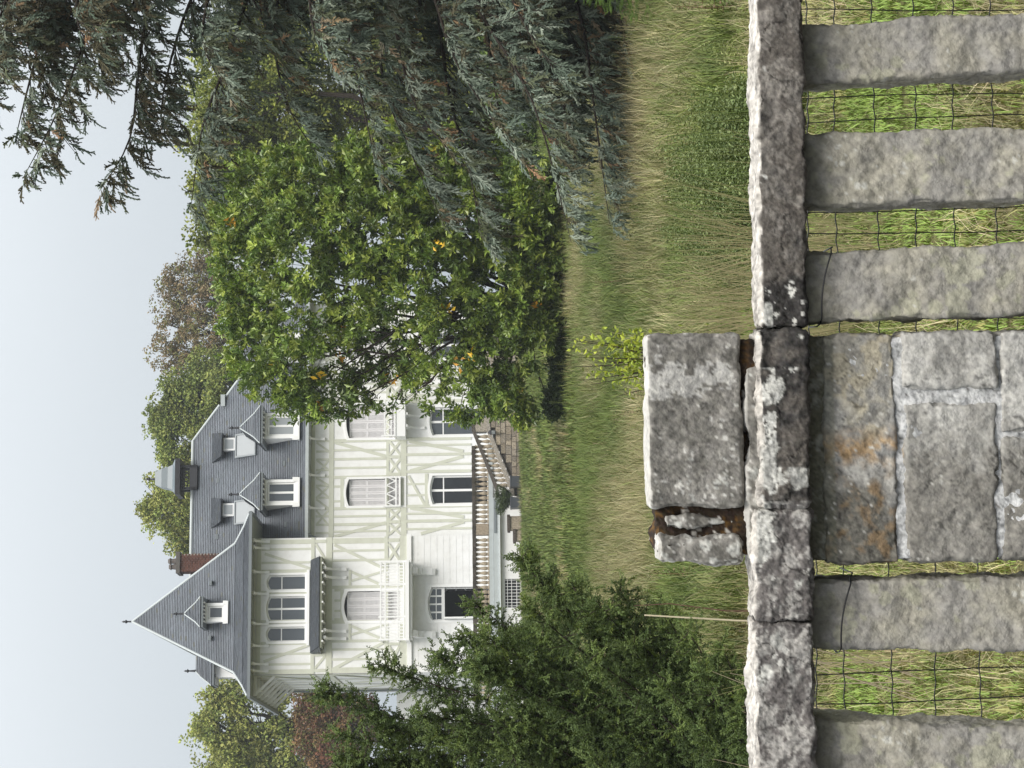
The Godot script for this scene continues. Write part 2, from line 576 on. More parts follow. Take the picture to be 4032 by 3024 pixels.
# ---------------------------------------------------------------- the villa
func build_villa() -> void:
	var v := thing("villa", "white half-timbered villa with slate roofs, dormers and a pointed corner pavilion", "house", Vector3(-12.697, 3.701, -100.0))
	v.rotation.y = deg_to_rad(12.5)
	var mz := -1.5
	# corner pavilion
	var holes := [[1.54, 2.19, 9.6, 11.38], [2.46, 3.54, 9.6, 11.38], [3.82, 4.49, 9.6, 11.38], [2.41, 3.72, 5.3, 7.93], [2.38, 3.84, 1.45, 4.2]]
	var pav := part("pavilion_wall", pierced(0.1, 6.15, -1.2, 12.0, holes, 0.0, 0.3), M.white, v)
	var side := MB.new()
	side.quad(Vector3(0.1, -1.2, -8), Vector3(0.1, -1.2, 0), Vector3(0.1, 12, 0), Vector3(0.1, 12, -8))
	side.quad(Vector3(6.15, -1.2, 0), Vector3(6.15, -1.2, -8), Vector3(6.15, 12, -8), Vector3(6.15, 12, 0))
	side.quad(Vector3(6.15, -1.2, -8), Vector3(0.1, -1.2, -8), Vector3(0.1, 12, -8), Vector3(6.15, 12, -8))
	side.quad(Vector3(0.1, 11.95, -8), Vector3(0.1, 11.95, 0), Vector3(6.15, 11.95, 0), Vector3(6.15, 11.95, -8))
	part("pavilion_side_wall", side, M.white, v)
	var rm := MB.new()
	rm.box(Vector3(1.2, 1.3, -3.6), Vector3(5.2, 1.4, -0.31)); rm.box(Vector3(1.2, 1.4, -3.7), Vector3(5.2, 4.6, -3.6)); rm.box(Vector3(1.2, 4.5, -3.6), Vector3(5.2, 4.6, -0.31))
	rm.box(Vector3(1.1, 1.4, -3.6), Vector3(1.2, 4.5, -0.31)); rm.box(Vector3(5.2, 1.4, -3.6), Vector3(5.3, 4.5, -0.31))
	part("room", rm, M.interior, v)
	for b in [[5.98, 8.44, 5.98, 6.12, 0.24], [5.54, 8.44, 5.54, 6.12, 0.1], [5.11, 8.44, 5.11, 6.12, 0.1], [3.91, 8.44, 3.91, 6.12, 0.14], [2.37, 8.44, 2.37, 6.12, 0.14], [1.52, 8.44, 1.52, 6.12, 0.12], [1.15, 8.44, 1.15, 6.12, 0.1], [0.72, 8.44, 0.72, 6.12, 0.1], [0.24, 8.44, 0.24, 6.12, 0.24], [5.81, 8.36, 4.73, 6.17, 0.13], [0.31, 8.36, 1.42, 6.17, 0.13], [4.68, 7.66, 3.94, 7.66, 0.11], [2.29, 7.66, 1.56, 7.66, 0.11], [4.59, 7.59, 3.94, 6.17, 0.12], [4.59, 6.17, 4.19, 7.59, 0.1], [2.18, 7.59, 1.56, 6.17, 0.12], [2.18, 6.17, 1.8, 7.59, 0.1], [3.78, 8.34, 3.78, 8.04, 0.1], [3.32, 8.34, 3.32, 8.04, 0.09], [2.86, 8.34, 2.86, 8.04, 0.09], [2.48, 8.34, 2.48, 8.04, 0.1], [3.81, 8.01, 2.43, 8.01, 0.13], [5.81, 5.94, 5.08, 5.45, 0.12], [5.08, 5.94, 5.81, 5.45, 0.12], [1.26, 5.94, 0.42, 5.45, 0.12], [0.42, 5.94, 1.26, 5.45, 0.12], [5.98, 5.95, 5.98, 5.45, 0.16], [5, 5.95, 5, 5.45, 0.12], [3.86, 5.95, 3.86, 5.45, 0.12], [2.37, 5.95, 2.37, 5.45, 0.12], [1.36, 5.95, 1.36, 5.45, 0.12], [0.24, 5.95, 0.24, 5.45, 0.16], [5.98, 9.22, 5.98, 8.72, 0.14], [5.11, 9.22, 5.11, 8.72, 0.14], [0.93, 9.22, 0.93, 8.72, 0.14], [0.24, 9.22, 0.24, 8.72, 0.14], [5.87, 9.2, 5.14, 8.74, 0.11], [0.34, 9.2, 0.88, 8.74, 0.11], [5.98, 11.6, 5.98, 9.36, 0.2], [5.65, 11.6, 5.65, 9.36, 0.1], [5.05, 11.6, 5.05, 9.36, 0.1], [4.67, 11.6, 4.67, 9.36, 0.14], [3.72, 11.6, 3.72, 9.36, 0.16], [2.42, 11.6, 2.42, 9.36, 0.16], [1.46, 11.6, 1.46, 9.36, 0.14], [1, 11.6, 1, 9.36, 0.1], [0.54, 11.6, 0.54, 9.36, 0.1], [0.21, 11.6, 0.21, 9.36, 0.2], [5.46, 11.46, 4.76, 9.42, 0.12], [1.38, 9.42, 0.67, 11.46, 0.12]]: timber(pav, b, 0.0)
	for b in [[0.1, 9.31, 6.15, 9.31, 0.16], [0.1, 8.585, 6.15, 8.585, 0.27], [0.1, 6.04, 6.15, 6.04, 0.16], [0.1, 5.28, 6.15, 5.28, 0.32], [0.1, 11.72, 6.15, 11.72, 0.2]]: timber(pav, b, 0.0)
	boxed("moulding", Vector3(0.02, 4.92, -0.06), Vector3(6.24, 5.12, 0.1), M.trim, pav)
	for k in 12:   # shallow courses of the rendered ground storey
		var yy := 1.5 + k * 0.285
		boxed("render_course", Vector3(0.1, yy, 0.0), Vector3(2.2 if yy < 4.3 else 6.15, yy + 0.268, 0.012), M.white, pav)
		if yy < 4.3: boxed("render_course", Vector3(4.02, yy, 0.0), Vector3(6.15, yy + 0.268, 0.012), M.white, pav)
	# timbers of the pavilion's flank
	var flank := MB.new()
	for b in [[-0.15, 5.1, -0.15, 12, 0.3], [-2.6, 5.1, -2.6, 12, 0.16], [-5.2, 5.1, -5.2, 12, 0.16], [-7.85, 5.1, -7.85, 12, 0.3], [-1.3, 8.7, -1.3, 11.9, 0.1], [-3.9, 8.7, -3.9, 11.9, 0.1], [-6.5, 8.7, -6.5, 11.9, 0.1]]:
		flank.box(Vector3(0.06, b[1], b[0] - b[4] / 2), Vector3(0.1 - 0.03, b[3], b[0] + b[4] / 2))
	for yy in [[9.31, 0.16], [8.585, 0.27], [6.04, 0.16], [5.28, 0.32]]:
		flank.box(Vector3(0.058, yy[0] - yy[1] / 2, -8), Vector3(0.1 - 0.031, yy[0] + yy[1] / 2, 0))
	for d in [[-0.4, 8.4, -2.4, 6.2], [-7.7, 8.4, -5.4, 6.2], [-2.8, 6.2, -5, 8.4], [-0.4, 11.6, -2.4, 9.4]]:
		var a := Vector3(0.07, d[1], d[0])
		var e := Vector3(0.07, d[3], d[2])
		flank.box_in(Transform3D(Basis(Vector3.RIGHT, (e - a).normalized(), Vector3.RIGHT.cross((e - a).normalized())), (a + e) / 2), Vector3(0.055, (e - a).length(), 0.13))
	var fk := part("flank_timbers", flank, M.timber, v)
	fk.set_meta("kind", "stuff")
	# top-storey windows with a common surround
	for h in [[1.54, 2.19], [2.46, 3.54], [3.82, 4.49]]:
		part("spandrel", spandrel(h[0], h[1], 11.38, 0.13, -0.25, 0.001), M.timber, pav)
		part("casing", ring(h[0] - 0.1, h[1] + 0.1, 9.55, 11.47, 0.14, 0.1, -0.2, 0.07), M.trim, v)
		window_in(v, "window", h[0], h[1], 9.6, 11.37, -0.1, 0.13, [0.5] if h[1] - h[0] > 0.7 else [], [0.62], M.glass, 0.062)
	boxed("window_sill", Vector3(1.35, 9.44, 0.0), Vector3(4.7, 9.56, 0.16), M.trim, v)
	# slate-hung apron with stays below it
	var ap := MB.new()
	slates(ap, Vector3(1.2, 8.9, 1.0), Vector3(5.15, 8.9, 1.0), Vector3(1.02, 9.4, 0.12), Vector3(5.1, 9.4, 0.12), 0.1, 0.16)
	slates(ap, Vector3(0.98, 8.9, 0.0), Vector3(1.2, 8.9, 1.0), Vector3(1.0, 9.4, 0.0), Vector3(1.02, 9.4, 0.12))
	slates(ap, Vector3(5.15, 8.9, 1.0), Vector3(5.2, 8.9, 0.0), Vector3(5.1, 9.4, 0.12), Vector3(5.12, 9.4, 0.0))
	tag(part("slate_apron", ap, M.slate, v), "", "", "", "stuff")
	boxed("apron_soffit", Vector3(1.16, 8.8, 0.0), Vector3(5.16, 8.89, 0.97), M.soffit, v)
	for i in 9: boxed("rafter_end", Vector3(1.4 + i * 0.43, 8.74, 0.1), Vector3(1.48 + i * 0.43, 8.8, 0.99), M.trim, v)
	for x in [1.62, 1.95, 4.33, 4.7]: curved_bracket(v, x, 7.85, 8.74, 0.0, 0.75, 0.11)
	# closed first-floor shutter behind the balcony
	part("spandrel", spandrel(2.41, 3.72, 7.93, 0.17, -0.25, 0.001), M.timber, pav)
	part("casing", ring(2.29, 3.84, 5.3, 8.04, 0.18, 0.12, -0.2, 0.05), M.trim, v)
	shutter_in(v, 2.42, 3.71, 5.3, 7.8, -0.14)
	boxed("shutter_box", Vector3(2.42, 7.72, -0.29), Vector3(3.71, 7.93, -0.22), M.dark, v)
	# balcony
	var bal := boxed("balcony", Vector3(1.4, 4.96, 0.0), Vector3(4.95, 5.13, 1.05), M.trim, v)
	boxed("balcony_moulding", Vector3(1.5, 4.86, 0.0), Vector3(4.85, 4.955, 0.95), M.trim, bal)
	for y in [6.18, 5.98, 5.42, 5.17]: boxed("rail", Vector3(1.44, y, 0.94), Vector3(4.91, y + 0.06, 1.0), M.trim, bal)
	for sx in [1.44, 4.85]: 
		for y in [6.182, 5.422]: boxed("side_rail", Vector3(sx, y, 0.0), Vector3(sx + 0.06, y + 0.056, 0.938), M.trim, bal)
	for x in [1.46, 2.45, 3.89, 4.89]: boxed("post", Vector3(x - 0.04, 5.13, 0.928), Vector3(x + 0.04, 6.3, 1.012), M.trim, bal)
	var bx := 1.58
	while bx < 4.85:
		boxed("baluster", Vector3(bx - 0.022, 5.23, 0.95), Vector3(bx + 0.022, 6.18, 0.99), M.trim, bal)
		bx += 0.142
	for x in [1.95, 4.38]:
		var mb := MB.new()
		beam(mb, x - 0.4, 5.5, x, 5.95, 0.05, 0.955, 0.987); beam(mb, x, 5.95, x + 0.4, 5.5, 0.05, 0.954, 0.986)
		part("lattice", mb, M.trim, bal)
	for x in [1.74, 4.52]:
		var mb := MB.new()
		mb.slab(PackedVector2Array([Vector2(0, 3.85), Vector2(0.14, 3.85), Vector2(0.2, 4.0), Vector2(0.22, 4.38), Vector2(0.3, 4.42), Vector2(0.34, 4.5), Vector2(0.36, 4.6), Vector2(0.7, 4.66), Vector2(0.82, 4.76), Vector2(0.82, 4.86), Vector2(0, 4.86)]), -0.14, 0.14)
		var cb := part("corbel", mb, M.trim, bal)
		cb.transform = Transform3D(Basis(Vector3.UP, -PI / 2), Vector3(x, 0, 0.005))
	# garden door: glazed head, leaf folded open, dark room
	part("spandrel", spandrel(2.38, 3.84, 4.2, 0.16, -0.25, 0.013), M.white, pav)
	part("casing", ring(2.26, 3.96, 1.45, 4.32, 0.17, 0.12, -0.2, 0.05, false), M.trim, v)
	window_in(v, "fanlight", 2.39, 3.83, 3.55, 4.19, -0.14, 0.15, [0.25, 0.5, 0.75], [0.45], M.glass, 0.05)
	boxed("transom", Vector3(2.39, 3.46, -0.24), Vector3(3.83, 3.57, -0.1), M.trim, v)
	var leaf := boxed("door_leaf", Vector3(2.4, 1.45, -0.2), Vector3(2.46, 3.46, 0.55), M.trim, v)
	for k in 4: boxed("pane", Vector3(2.462, 1.75 + k * 0.42, 0.03), Vector3(2.466, 2.1 + k * 0.42, 0.45), M.glass_dark, leaf)
	var leaf2 := boxed("door_leaf", Vector3(3.79, 1.45, -0.9), Vector3(3.83, 3.46, -0.2), M.trim, v)
	for k in 4: boxed("pane", Vector3(3.784, 1.75 + k * 0.42, -0.8), Vector3(3.788, 2.1 + k * 0.42, -0.3), M.glass_dark, leaf2)
	# basement window with grille is in the terrace front; roof of the pavilion
	var pr := MB.new()
	var c0 := [Vector3(-0.9, 12.03, 0.95), Vector3(7.15, 12.03, 0.95), Vector3(7.15, 12.03, -8.95), Vector3(-0.9, 12.03, -8.95)]
	var c1 := [Vector3(0.25, 12.82, -0.25), Vector3(6.0, 12.82, -0.25), Vector3(6.0, 12.82, -7.75), Vector3(0.25, 12.82, -7.75)]
	var cm := [Vector3(-0.4, 12.33, 0.44), Vector3(6.65, 12.33, 0.44), Vector3(6.65, 12.33, -8.44), Vector3(-0.4, 12.33, -8.44)]
	var top := Vector3(3.0, 18.1, -4.0)
	for i in 4:
		var j := (i + 1) % 4
		slates(pr, c0[i], c0[j], cm[i], cm[j]); slates(pr, cm[i], cm[j], c1[i], c1[j]); slates(pr, c1[i], c1[j], top, top)
	var proof := part("pavilion_roof", pr, M.slate, v)
	proof.set_meta("kind", "stuff")
	for i in 4: zinc_line(proof, [c0[i], cm[i], c1[i], top], 0.06)
	finial(v, top - Vector3(0, 0.15, 0), 0.65)
	var gt := MB.new()
	gt.box(Vector3(-0.98, 11.9, 0.93), Vector3(7.23, 12.03, 1.06)); gt.box(Vector3(-1.01, 11.9, -9.05), Vector3(-0.88, 12.03, 0.93)); gt.box(Vector3(7.1, 11.9, -9.05), Vector3(7.23, 12.03, 0.93))
	part("gutter", gt, M.gutter, v)
	var sf := MB.new()
	sf.box(Vector3(-0.86, 11.93, -8.9), Vector3(7.09, 11.99, 0.92))
	part("eaves_soffit", sf, M.soffit, v)
	for x in [0.25, 0.55, 1.35, 2.32, 3.66, 4.62, 5.7, 6.0]: curved_bracket(v, x, 11.28, 11.93, 0.0, 0.6, 0.1)
	for k in 7:   # stays under the overhang of the flank, each with its strut
		var zz := -0.3 - k * 1.15
		var mb := MB.new()
		mb.box(Vector3(-0.8, 11.8, zz - 0.06), Vector3(0.07, 11.93, zz + 0.06))
		var a := Vector3(-0.72, 11.82, zz)
		var e := Vector3(0.06, 11.0, zz)
		mb.box_in(Transform3D(Basis((e - a).cross(Vector3.BACK).normalized(), (e - a).normalized(), Vector3.BACK), (a + e) / 2), Vector3(0.1, (e - a).length(), 0.1))
		part("eaves_stay", mb, M.trim, v)
		if k < 6:
			var x2 := MB.new()
			x2.box(Vector3(-0.55, 11.74, zz - 1.09), Vector3(-0.47, 11.8, zz - 0.06))
			part("eaves_rail", x2, M.trim, v)
	dormer(v, Vector3(2.93, 13.2, -0.42), 0.0, 0.84, 0.95, 0.68, 0.85, false, M.glass, 1.6)
	dormer(v, Vector3(0.38, 13.2, -4.1), -PI / 2, 0.84, 0.95, 0.68, 0.85, false, M.glass, 1.6)
	for p in [Vector3(4.31, 14.0, -1.0), Vector3(1.84, 14.0, -1.0)]: boxed("roof_vent", p - Vector3(0.1, 0.06, 0.1), p + Vector3(0.1, 0.06, 0.2), M.gutter, v)
	# main range
	var mh := [[7.8, 9.03, 5.25, 8.01], [10.93, 12.5, 5.25, 8.01], [7.81, 9.13, 1.45, 4.19], [10.99, 12.3, 1.45, 4.19], [14.6, 15.9, 5.25, 8.01], [14.6, 15.9, 1.45, 4.19]]
	var mw := part("main_wall", pierced(6.15, 17.3, -1.2, 9.8, mh, mz, 0.3), M.white, v)
	var ms := MB.new()
	ms.quad(Vector3(17.3, -1.2, mz), Vector3(17.3, -1.2, -10), Vector3(17.3, 9.8, -10), Vector3(17.3, 9.8, mz))
	ms.quad(Vector3(17.3, -1.2, -10), Vector3(0.1, -1.2, -10), Vector3(0.1, 9.8, -10), Vector3(17.3, 9.8, -10))
	ms.box(Vector3(-1.4, -1.2, -10), Vector3(0.1, 6.2, -8.01))
	part("rear_wall", ms, M.white, v)
	for b in [[10.82, 8.55, 10.82, 6.16, 0.15], [10.38, 8.55, 10.38, 6.16, 0.09], [9.97, 8.55, 9.97, 6.16, 0.11], [9.56, 8.55, 9.56, 6.16, 0.09], [9.13, 8.55, 9.13, 6.16, 0.13], [7.69, 8.55, 7.69, 6.16, 0.13], [7.33, 8.55, 7.33, 6.16, 0.09], [6.96, 8.55, 6.96, 6.16, 0.12], [6.64, 8.55, 6.64, 6.16, 0.09], [10.84, 5.23, 10.84, 2.29, 0.14], [10.55, 5.23, 10.55, 2.29, 0.09], [10.12, 5.23, 10.12, 2.29, 0.12], [9.66, 5.23, 9.66, 2.29, 0.09], [9.33, 5.23, 9.33, 2.29, 0.13], [7.74, 5.23, 7.74, 2.29, 0.14], [7.4, 5.23, 7.4, 2.29, 0.09], [7.06, 5.23, 7.06, 2.29, 0.13], [6.7, 5.23, 6.7, 2.29, 0.09], [10.75, 8.51, 10.07, 6.18, 0.15], [6.41, 8.51, 7.01, 6.18, 0.14], [9.07, 8.17, 7.75, 8.17, 0.16], [8.71, 8.55, 8.71, 8.24, 0.1], [8.03, 8.55, 8.03, 8.24, 0.1], [10.75, 5.13, 10.24, 2.64, 0.15], [10, 2.64, 9.37, 5.08, 0.15], [9.23, 4.33, 7.78, 4.33, 0.16], [8.76, 5.23, 8.76, 4.41, 0.09], [8.25, 5.23, 8.25, 4.41, 0.09], [9.15, 5.16, 7.81, 4.42, 0.12], [7.67, 5.08, 7.21, 2.64, 0.15], [6.99, 2.64, 6.48, 4.6, 0.14], [10.75, 6.02, 10.12, 5.51, 0.11], [10.12, 6.02, 10.75, 5.51, 0.11], [9.95, 6.02, 9.27, 5.51, 0.11], [9.27, 6.02, 9.95, 5.51, 0.11], [7.62, 6.02, 7.13, 5.51, 0.11], [7.13, 6.02, 7.62, 5.51, 0.11], [6.94, 6.02, 6.48, 5.51, 0.11], [6.48, 6.02, 6.94, 5.51, 0.11], [10.82, 6.03, 10.82, 5.51, 0.14], [10.03, 6.03, 10.03, 5.51, 0.14], [9.23, 6.03, 9.23, 5.51, 0.14], [7.68, 6.03, 7.68, 5.51, 0.14], [7.04, 6.03, 7.04, 5.51, 0.14], [10.82, 9.36, 10.82, 8.78, 0.09], [10.34, 9.36, 10.34, 8.78, 0.09], [9.97, 9.36, 9.97, 8.78, 0.09], [9.48, 9.36, 9.48, 8.78, 0.09], [9.17, 9.36, 9.17, 8.78, 0.09], [8.76, 9.36, 8.76, 8.78, 0.09], [8.2, 9.36, 8.2, 8.78, 0.09], [7.69, 9.36, 7.69, 8.78, 0.09], [7.35, 9.36, 7.35, 8.78, 0.09], [6.96, 9.36, 6.96, 8.78, 0.09], [6.58, 9.36, 6.58, 8.78, 0.09], [10.75, 9.34, 10.36, 8.8, 0.09], [9.95, 9.34, 9.49, 8.8, 0.09], [9.12, 9.34, 8.78, 8.8, 0.09], [8.71, 9.34, 8.23, 8.8, 0.09], [8.13, 9.34, 7.72, 8.8, 0.09], [7.62, 9.34, 6.96, 8.8, 0.09], [9.92, 8.8, 9.24, 9.34, 0.09], [8.71, 8.8, 8.2, 9.34, 0.09], [7.62, 8.8, 6.96, 9.34, 0.09], [12.62, 8.55, 12.62, 6.16, 0.15], [13.06, 8.55, 13.06, 6.16, 0.09], [13.47, 8.55, 13.47, 6.16, 0.11], [13.88, 8.55, 13.88, 6.16, 0.09], [14.31, 8.55, 14.31, 6.16, 0.13], [12.6, 5.23, 12.6, 2.29, 0.14], [12.89, 5.23, 12.89, 2.29, 0.09], [13.32, 5.23, 13.32, 2.29, 0.12], [13.78, 5.23, 13.78, 2.29, 0.09], [14.11, 5.23, 14.11, 2.29, 0.13], [12.69, 8.51, 13.37, 6.18, 0.15], [14.73, 8.55, 14.73, 8.24, 0.1], [15.41, 8.55, 15.41, 8.24, 0.1], [12.69, 5.13, 13.2, 2.64, 0.15], [13.44, 2.64, 14.07, 5.08, 0.15], [14.68, 5.23, 14.68, 4.41, 0.09], [15.19, 5.23, 15.19, 4.41, 0.09], [12.69, 6.02, 13.32, 5.51, 0.11], [13.32, 6.02, 12.69, 5.51, 0.11], [13.49, 6.02, 14.17, 5.51, 0.11], [14.17, 6.02, 13.49, 5.51, 0.11], [12.62, 6.03, 12.62, 5.51, 0.14], [13.41, 6.03, 13.41, 5.51, 0.14], [14.21, 6.03, 14.21, 5.51, 0.14], [12.62, 9.36, 12.62, 8.78, 0.09], [13.1, 9.36, 13.1, 8.78, 0.09], [13.47, 9.36, 13.47, 8.78, 0.09], [13.96, 9.36, 13.96, 8.78, 0.09], [14.27, 9.36, 14.27, 8.78, 0.09], [14.68, 9.36, 14.68, 8.78, 0.09], [15.24, 9.36, 15.24, 8.78, 0.09], [12.69, 9.34, 13.08, 8.8, 0.09], [13.49, 9.34, 13.95, 8.8, 0.09], [14.32, 9.34, 14.66, 8.8, 0.09], [14.73, 9.34, 15.21, 8.8, 0.09], [13.52, 8.8, 14.2, 9.34, 0.09], [14.73, 8.8, 15.24, 9.34, 0.09]]: timber(mw, b, mz)
	for b in [[6.3, 8.67, 17.3, 8.67, 0.22], [6.3, 6.1, 17.3, 6.1, 0.13], [6.3, 5.37, 17.3, 5.37, 0.27], [6.3, 9.5, 17.3, 9.5, 0.16]]: timber(mw, b, mz)
	for h in [[7.8, 9.03], [10.93, 12.5], [14.6, 15.9]]:
		part("spandrel", spandrel(h[0], h[1], 8.01, 0.13, mz - 0.25, mz + 0.001), M.timber, mw)
		part("casing", ring(h[0] - 0.1, h[1] + 0.1, 5.25, 8.1, 0.14, 0.1, mz - 0.2, mz + 0.05), M.trim, v)
		shutter_in(v, h[0] + 0.01, h[1] - 0.01, 5.25, 7.86, mz - 0.12)
		boxed("shutter_box", Vector3(h[0] + 0.01, 7.78, mz - 0.29), Vector3(h[1] - 0.01, 8.01, mz - 0.2), M.dark, v)
	for h in [[7.81, 9.13], [10.99, 12.3], [14.6, 15.9]]:
		part("spandrel", spandrel(h[0], h[1], 4.19, 0.12, mz - 0.25, mz + 0.001), M.white, mw)
		part("casing", ring(h[0] - 0.1, h[1] + 0.1, 1.45, 4.28, 0.13, 0.1, mz - 0.2, mz + 0.05, false), M.trim, v)
		window_in(v, "french_window", h[0], h[1], 1.5, 4.18, mz - 0.1, 0.12, [0.5], [0.77], M.glass_dark if h[0] < 8 else M.glass, 0.075)
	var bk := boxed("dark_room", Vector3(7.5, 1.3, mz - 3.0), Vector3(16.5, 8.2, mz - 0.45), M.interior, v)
	# window guards and the boxed balcony of the second bay
	for g in [[7.72, 9.1, 5.58, 6.2, 0.16], [10.85, 12.6, 5.75, 6.2, 0.75]]:
		var zf: float = mz + g[4]
		var gd := boxed("window_guard", Vector3(g[0], g[3] - 0.06, zf - 0.06), Vector3(g[1], g[3], zf), M.trim, v)
		boxed("lower_rail", Vector3(g[0], g[2] + 0.1, zf - 0.055), Vector3(g[1], g[2] + 0.16, zf - 0.005), M.trim, gd)
		boxed("ledge", Vector3(g[0], g[2] - 0.08, mz + 0.03), Vector3(g[1], g[2], zf + 0.02), M.trim, gd)
		for x in [g[0] + 0.03, g[1] - 0.03]: boxed("post", Vector3(x - 0.03, g[2], zf - 0.07), Vector3(x + 0.03, g[3] + 0.12, zf + 0.01), M.trim, gd)
		var n := 7 if g[0] < 9 else 8
		for i in n:
			var mb := MB.new()
			var xa := lerpf(g[0], g[1], i / float(n))
			var xb := lerpf(g[0], g[1], (i + 1) / float(n))
			var flip := i % 2 == 0
			beam(mb, xa, g[2] + 0.14 if flip else g[3] - 0.05, xb, g[3] - 0.05 if flip else g[2] + 0.14, 0.045, zf - 0.05, zf - 0.012 - 0.002 * (i % 2))
			part("lattice", mb, M.trim, gd)
	boxed("balcony_front", Vector3(10.85, 5.24, mz + 0.04), Vector3(12.6, 5.66, mz + 0.74), M.trim, v)
	for x in [11.35, 11.9, 12.45]: curved_bracket(v, x, 4.45, 5.24, mz, 0.6, 0.09)
	for x in [7.71, 9.22, 10.91, 13.0, 14.5, 16.2]: curved_bracket(v, x, 9.0, 9.68, mz, 0.5, 0.1)
	# main roof with its hip and the lower right end
	var rz := main_roof_z(15.65)
	var mr := MB.new()
	slates(mr, Vector3(5.0, EAVE, -0.9), Vector3(17.9, EAVE, -0.9), Vector3(5.0, 15.65, rz), Vector3(11.75, 15.65, rz), 0.117)
	slates(mr, Vector3(17.9, EAVE, -0.9), Vector3(17.9, EAVE, -10.4), Vector3(11.75, 15.65, rz), Vector3(11.75, 15.65, rz - 0.2), 0.117)
	slates(mr, Vector3(17.9, EAVE, -10.4), Vector3(0.4, EAVE, -10.4), Vector3(11.75, 15.65, rz), Vector3(3.0, 15.65, rz), 0.117)
	var mroof := part("main_roof", mr, M.slate, v)
	mroof.set_meta("kind", "stuff")
	zinc_line(mroof, [Vector3(3.0, 15.68, rz), Vector3(11.75, 15.68, rz)], 0.09)
	var hip := func(s: float) -> Vector3: return Vector3(11.75, 15.68, rz).lerp(Vector3(17.9, EAVE + 0.03, -0.9), s)
	zinc_line(mroof, [hip.call(0.0), hip.call(0.24)], 0.065)
	zinc_line(mroof, [hip.call(0.3), hip.call(1.0)], 0.065)
	var st := MB.new()
	var hp: Vector3 = hip.call(0.27)
	st.box_in(Transform3D(Basis(Vector3.UP, -0.2), hp + Vector3(0, -0.02, 0)), Vector3(0.55, 0.2, 0.5))
	part("zinc_step", st, M.zinc, mroof)
	var mg := MB.new()
	mg.box(Vector3(6.2, EAVE - 0.12, -0.92), Vector3(17.95, EAVE + 0.02, -0.79)); mg.box(Vector3(6.2, EAVE - 0.14, mz), Vector3(17.9, EAVE - 0.07, -0.93))
	part("gutter", mg, M.zinc, v)
	var dp := MB.new()
	dp.tube(PackedVector3Array([Vector3(6.45, EAVE - 0.1, -0.86), Vector3(6.32, EAVE - 0.5, -1.38), Vector3(6.27, 8.6, mz + 0.07), Vector3(6.27, 1.4, mz + 0.07)]), [0.05], 6)
	part("downpipe", dp, M.gutter, v)
	var dq := MB.new()
	dq.tube(PackedVector3Array([Vector3(0.02, 11.9, -7.9), Vector3(0.02, 8.0, -7.95), Vector3(0.02, -0.2, -7.95)]), [0.06], 6)
	part("downpipe", dq, M.gutter, v)
	dormer(v, Vector3(8.4, 10.12, -1.02), 0.0, 1.18, 1.52, 0.87, 1.05, true, M.glass, 2.2)
	dormer(v, Vector3(11.48, 10.15, -1.02), 0.0, 1.18, 1.52, 0.87, 1.05, true, M.glass_pale, 2.2)
	dormer(v, Vector3(15.1, 10.15, -1.02), 0.0, 1.18, 1.52, 1.0, 1.25, true, M.glass, 2.4)
	for sx in [[8.1, 7.9], [11.2, 11.04]]:
		# shed dormer and, below it, a skylight
		var y0 := 13.5
		var z1 := main_roof_z(y0) + 0.1
		var sd := boxed("shed_dormer", Vector3(sx[0] - 0.3, y0 - 0.1, z1 - 0.9), Vector3(sx[0] + 0.3, y0 + 0.5, z1), M.trim, v)
		boxed("pane", Vector3(sx[0] - 0.22, y0, z1 + 0.001), Vector3(sx[0] + 0.22, y0 + 0.38, z1 + 0.012), M.glass_pale, sd)
		var rf := MB.new()
		slates(rf, Vector3(sx[0] - 0.58, y0 + 0.5, z1 + 0.18), Vector3(sx[0] + 0.5, y0 + 0.5, z1 + 0.18), Vector3(sx[0] - 0.72, y0 + 1.12, main_roof_z(y0 + 1.12) + 0.02), Vector3(sx[0] + 0.72, y0 + 1.12, main_roof_z(y0 + 1.12) + 0.02))
		rf.quad(Vector3(sx[0] - 0.58, y0 + 0.46, z1 + 0.18), Vector3(sx[0] - 0.58, y0 + 0.46, z1 - 0.8), Vector3(sx[0] + 0.5, y0 + 0.46, z1 - 0.8), Vector3(sx[0] + 0.5, y0 + 0.46, z1 + 0.18), Color(0.03, 0.03, 0.03))
		var rr := part("shed_roof", rf, M.slate, sd)
		rr.set_meta("kind", "stuff")
		var sl := Node3D.new()
		sl.name = "skylight"
		v.add_child(sl, true)
		sl.position = Vector3(sx[1], 12.82, main_roof_z(12.82) + 0.14)
		sl.rotation.x = -atan(1.0 / 1.283) + 0.1
		part("frame", ring(-0.56, 0.56, -0.62, 0.62, 0.0, 0.07, -0.1, 0.07), M.gutter, sl)
		boxed("glass_pane", Vector3(-0.5, -0.56, -0.02), Vector3(0.5, 0.56, 0.03), M.glass_pale, sl)
	for p in [[9.6, 14.3], [9.86, 10.85], [6.94, 14.3], [7.03, 10.75]]:
		var pz := main_roof_z(p[1])
		boxed("roof_vent", Vector3(p[0] - 0.11, p[1] - 0.06, pz - 0.1), Vector3(p[0] + 0.11, p[1] + 0.06, pz + 0.1), M.gutter, v)
	# metal hood of the big stack on the ridge
	var stk := MB.new()
	for sx in [9.4, 10.43]:
		stk.box(Vector3(sx - 0.06, 15.4, rz - 0.4), Vector3(sx + 0.06, 16.2, rz - 0.28)); stk.box(Vector3(sx - 0.06, 15.4, rz + 0.28), Vector3(sx + 0.06, 16.2, rz + 0.4))
	stk.box(Vector3(9.34, 15.4, rz - 0.4), Vector3(10.49, 15.75, rz + 0.4)); stk.box(Vector3(9.36, 16.08, rz - 0.38), Vector3(10.47, 16.2, rz + 0.38))
	var stack := part("chimney_lantern", stk, M.iron, v)
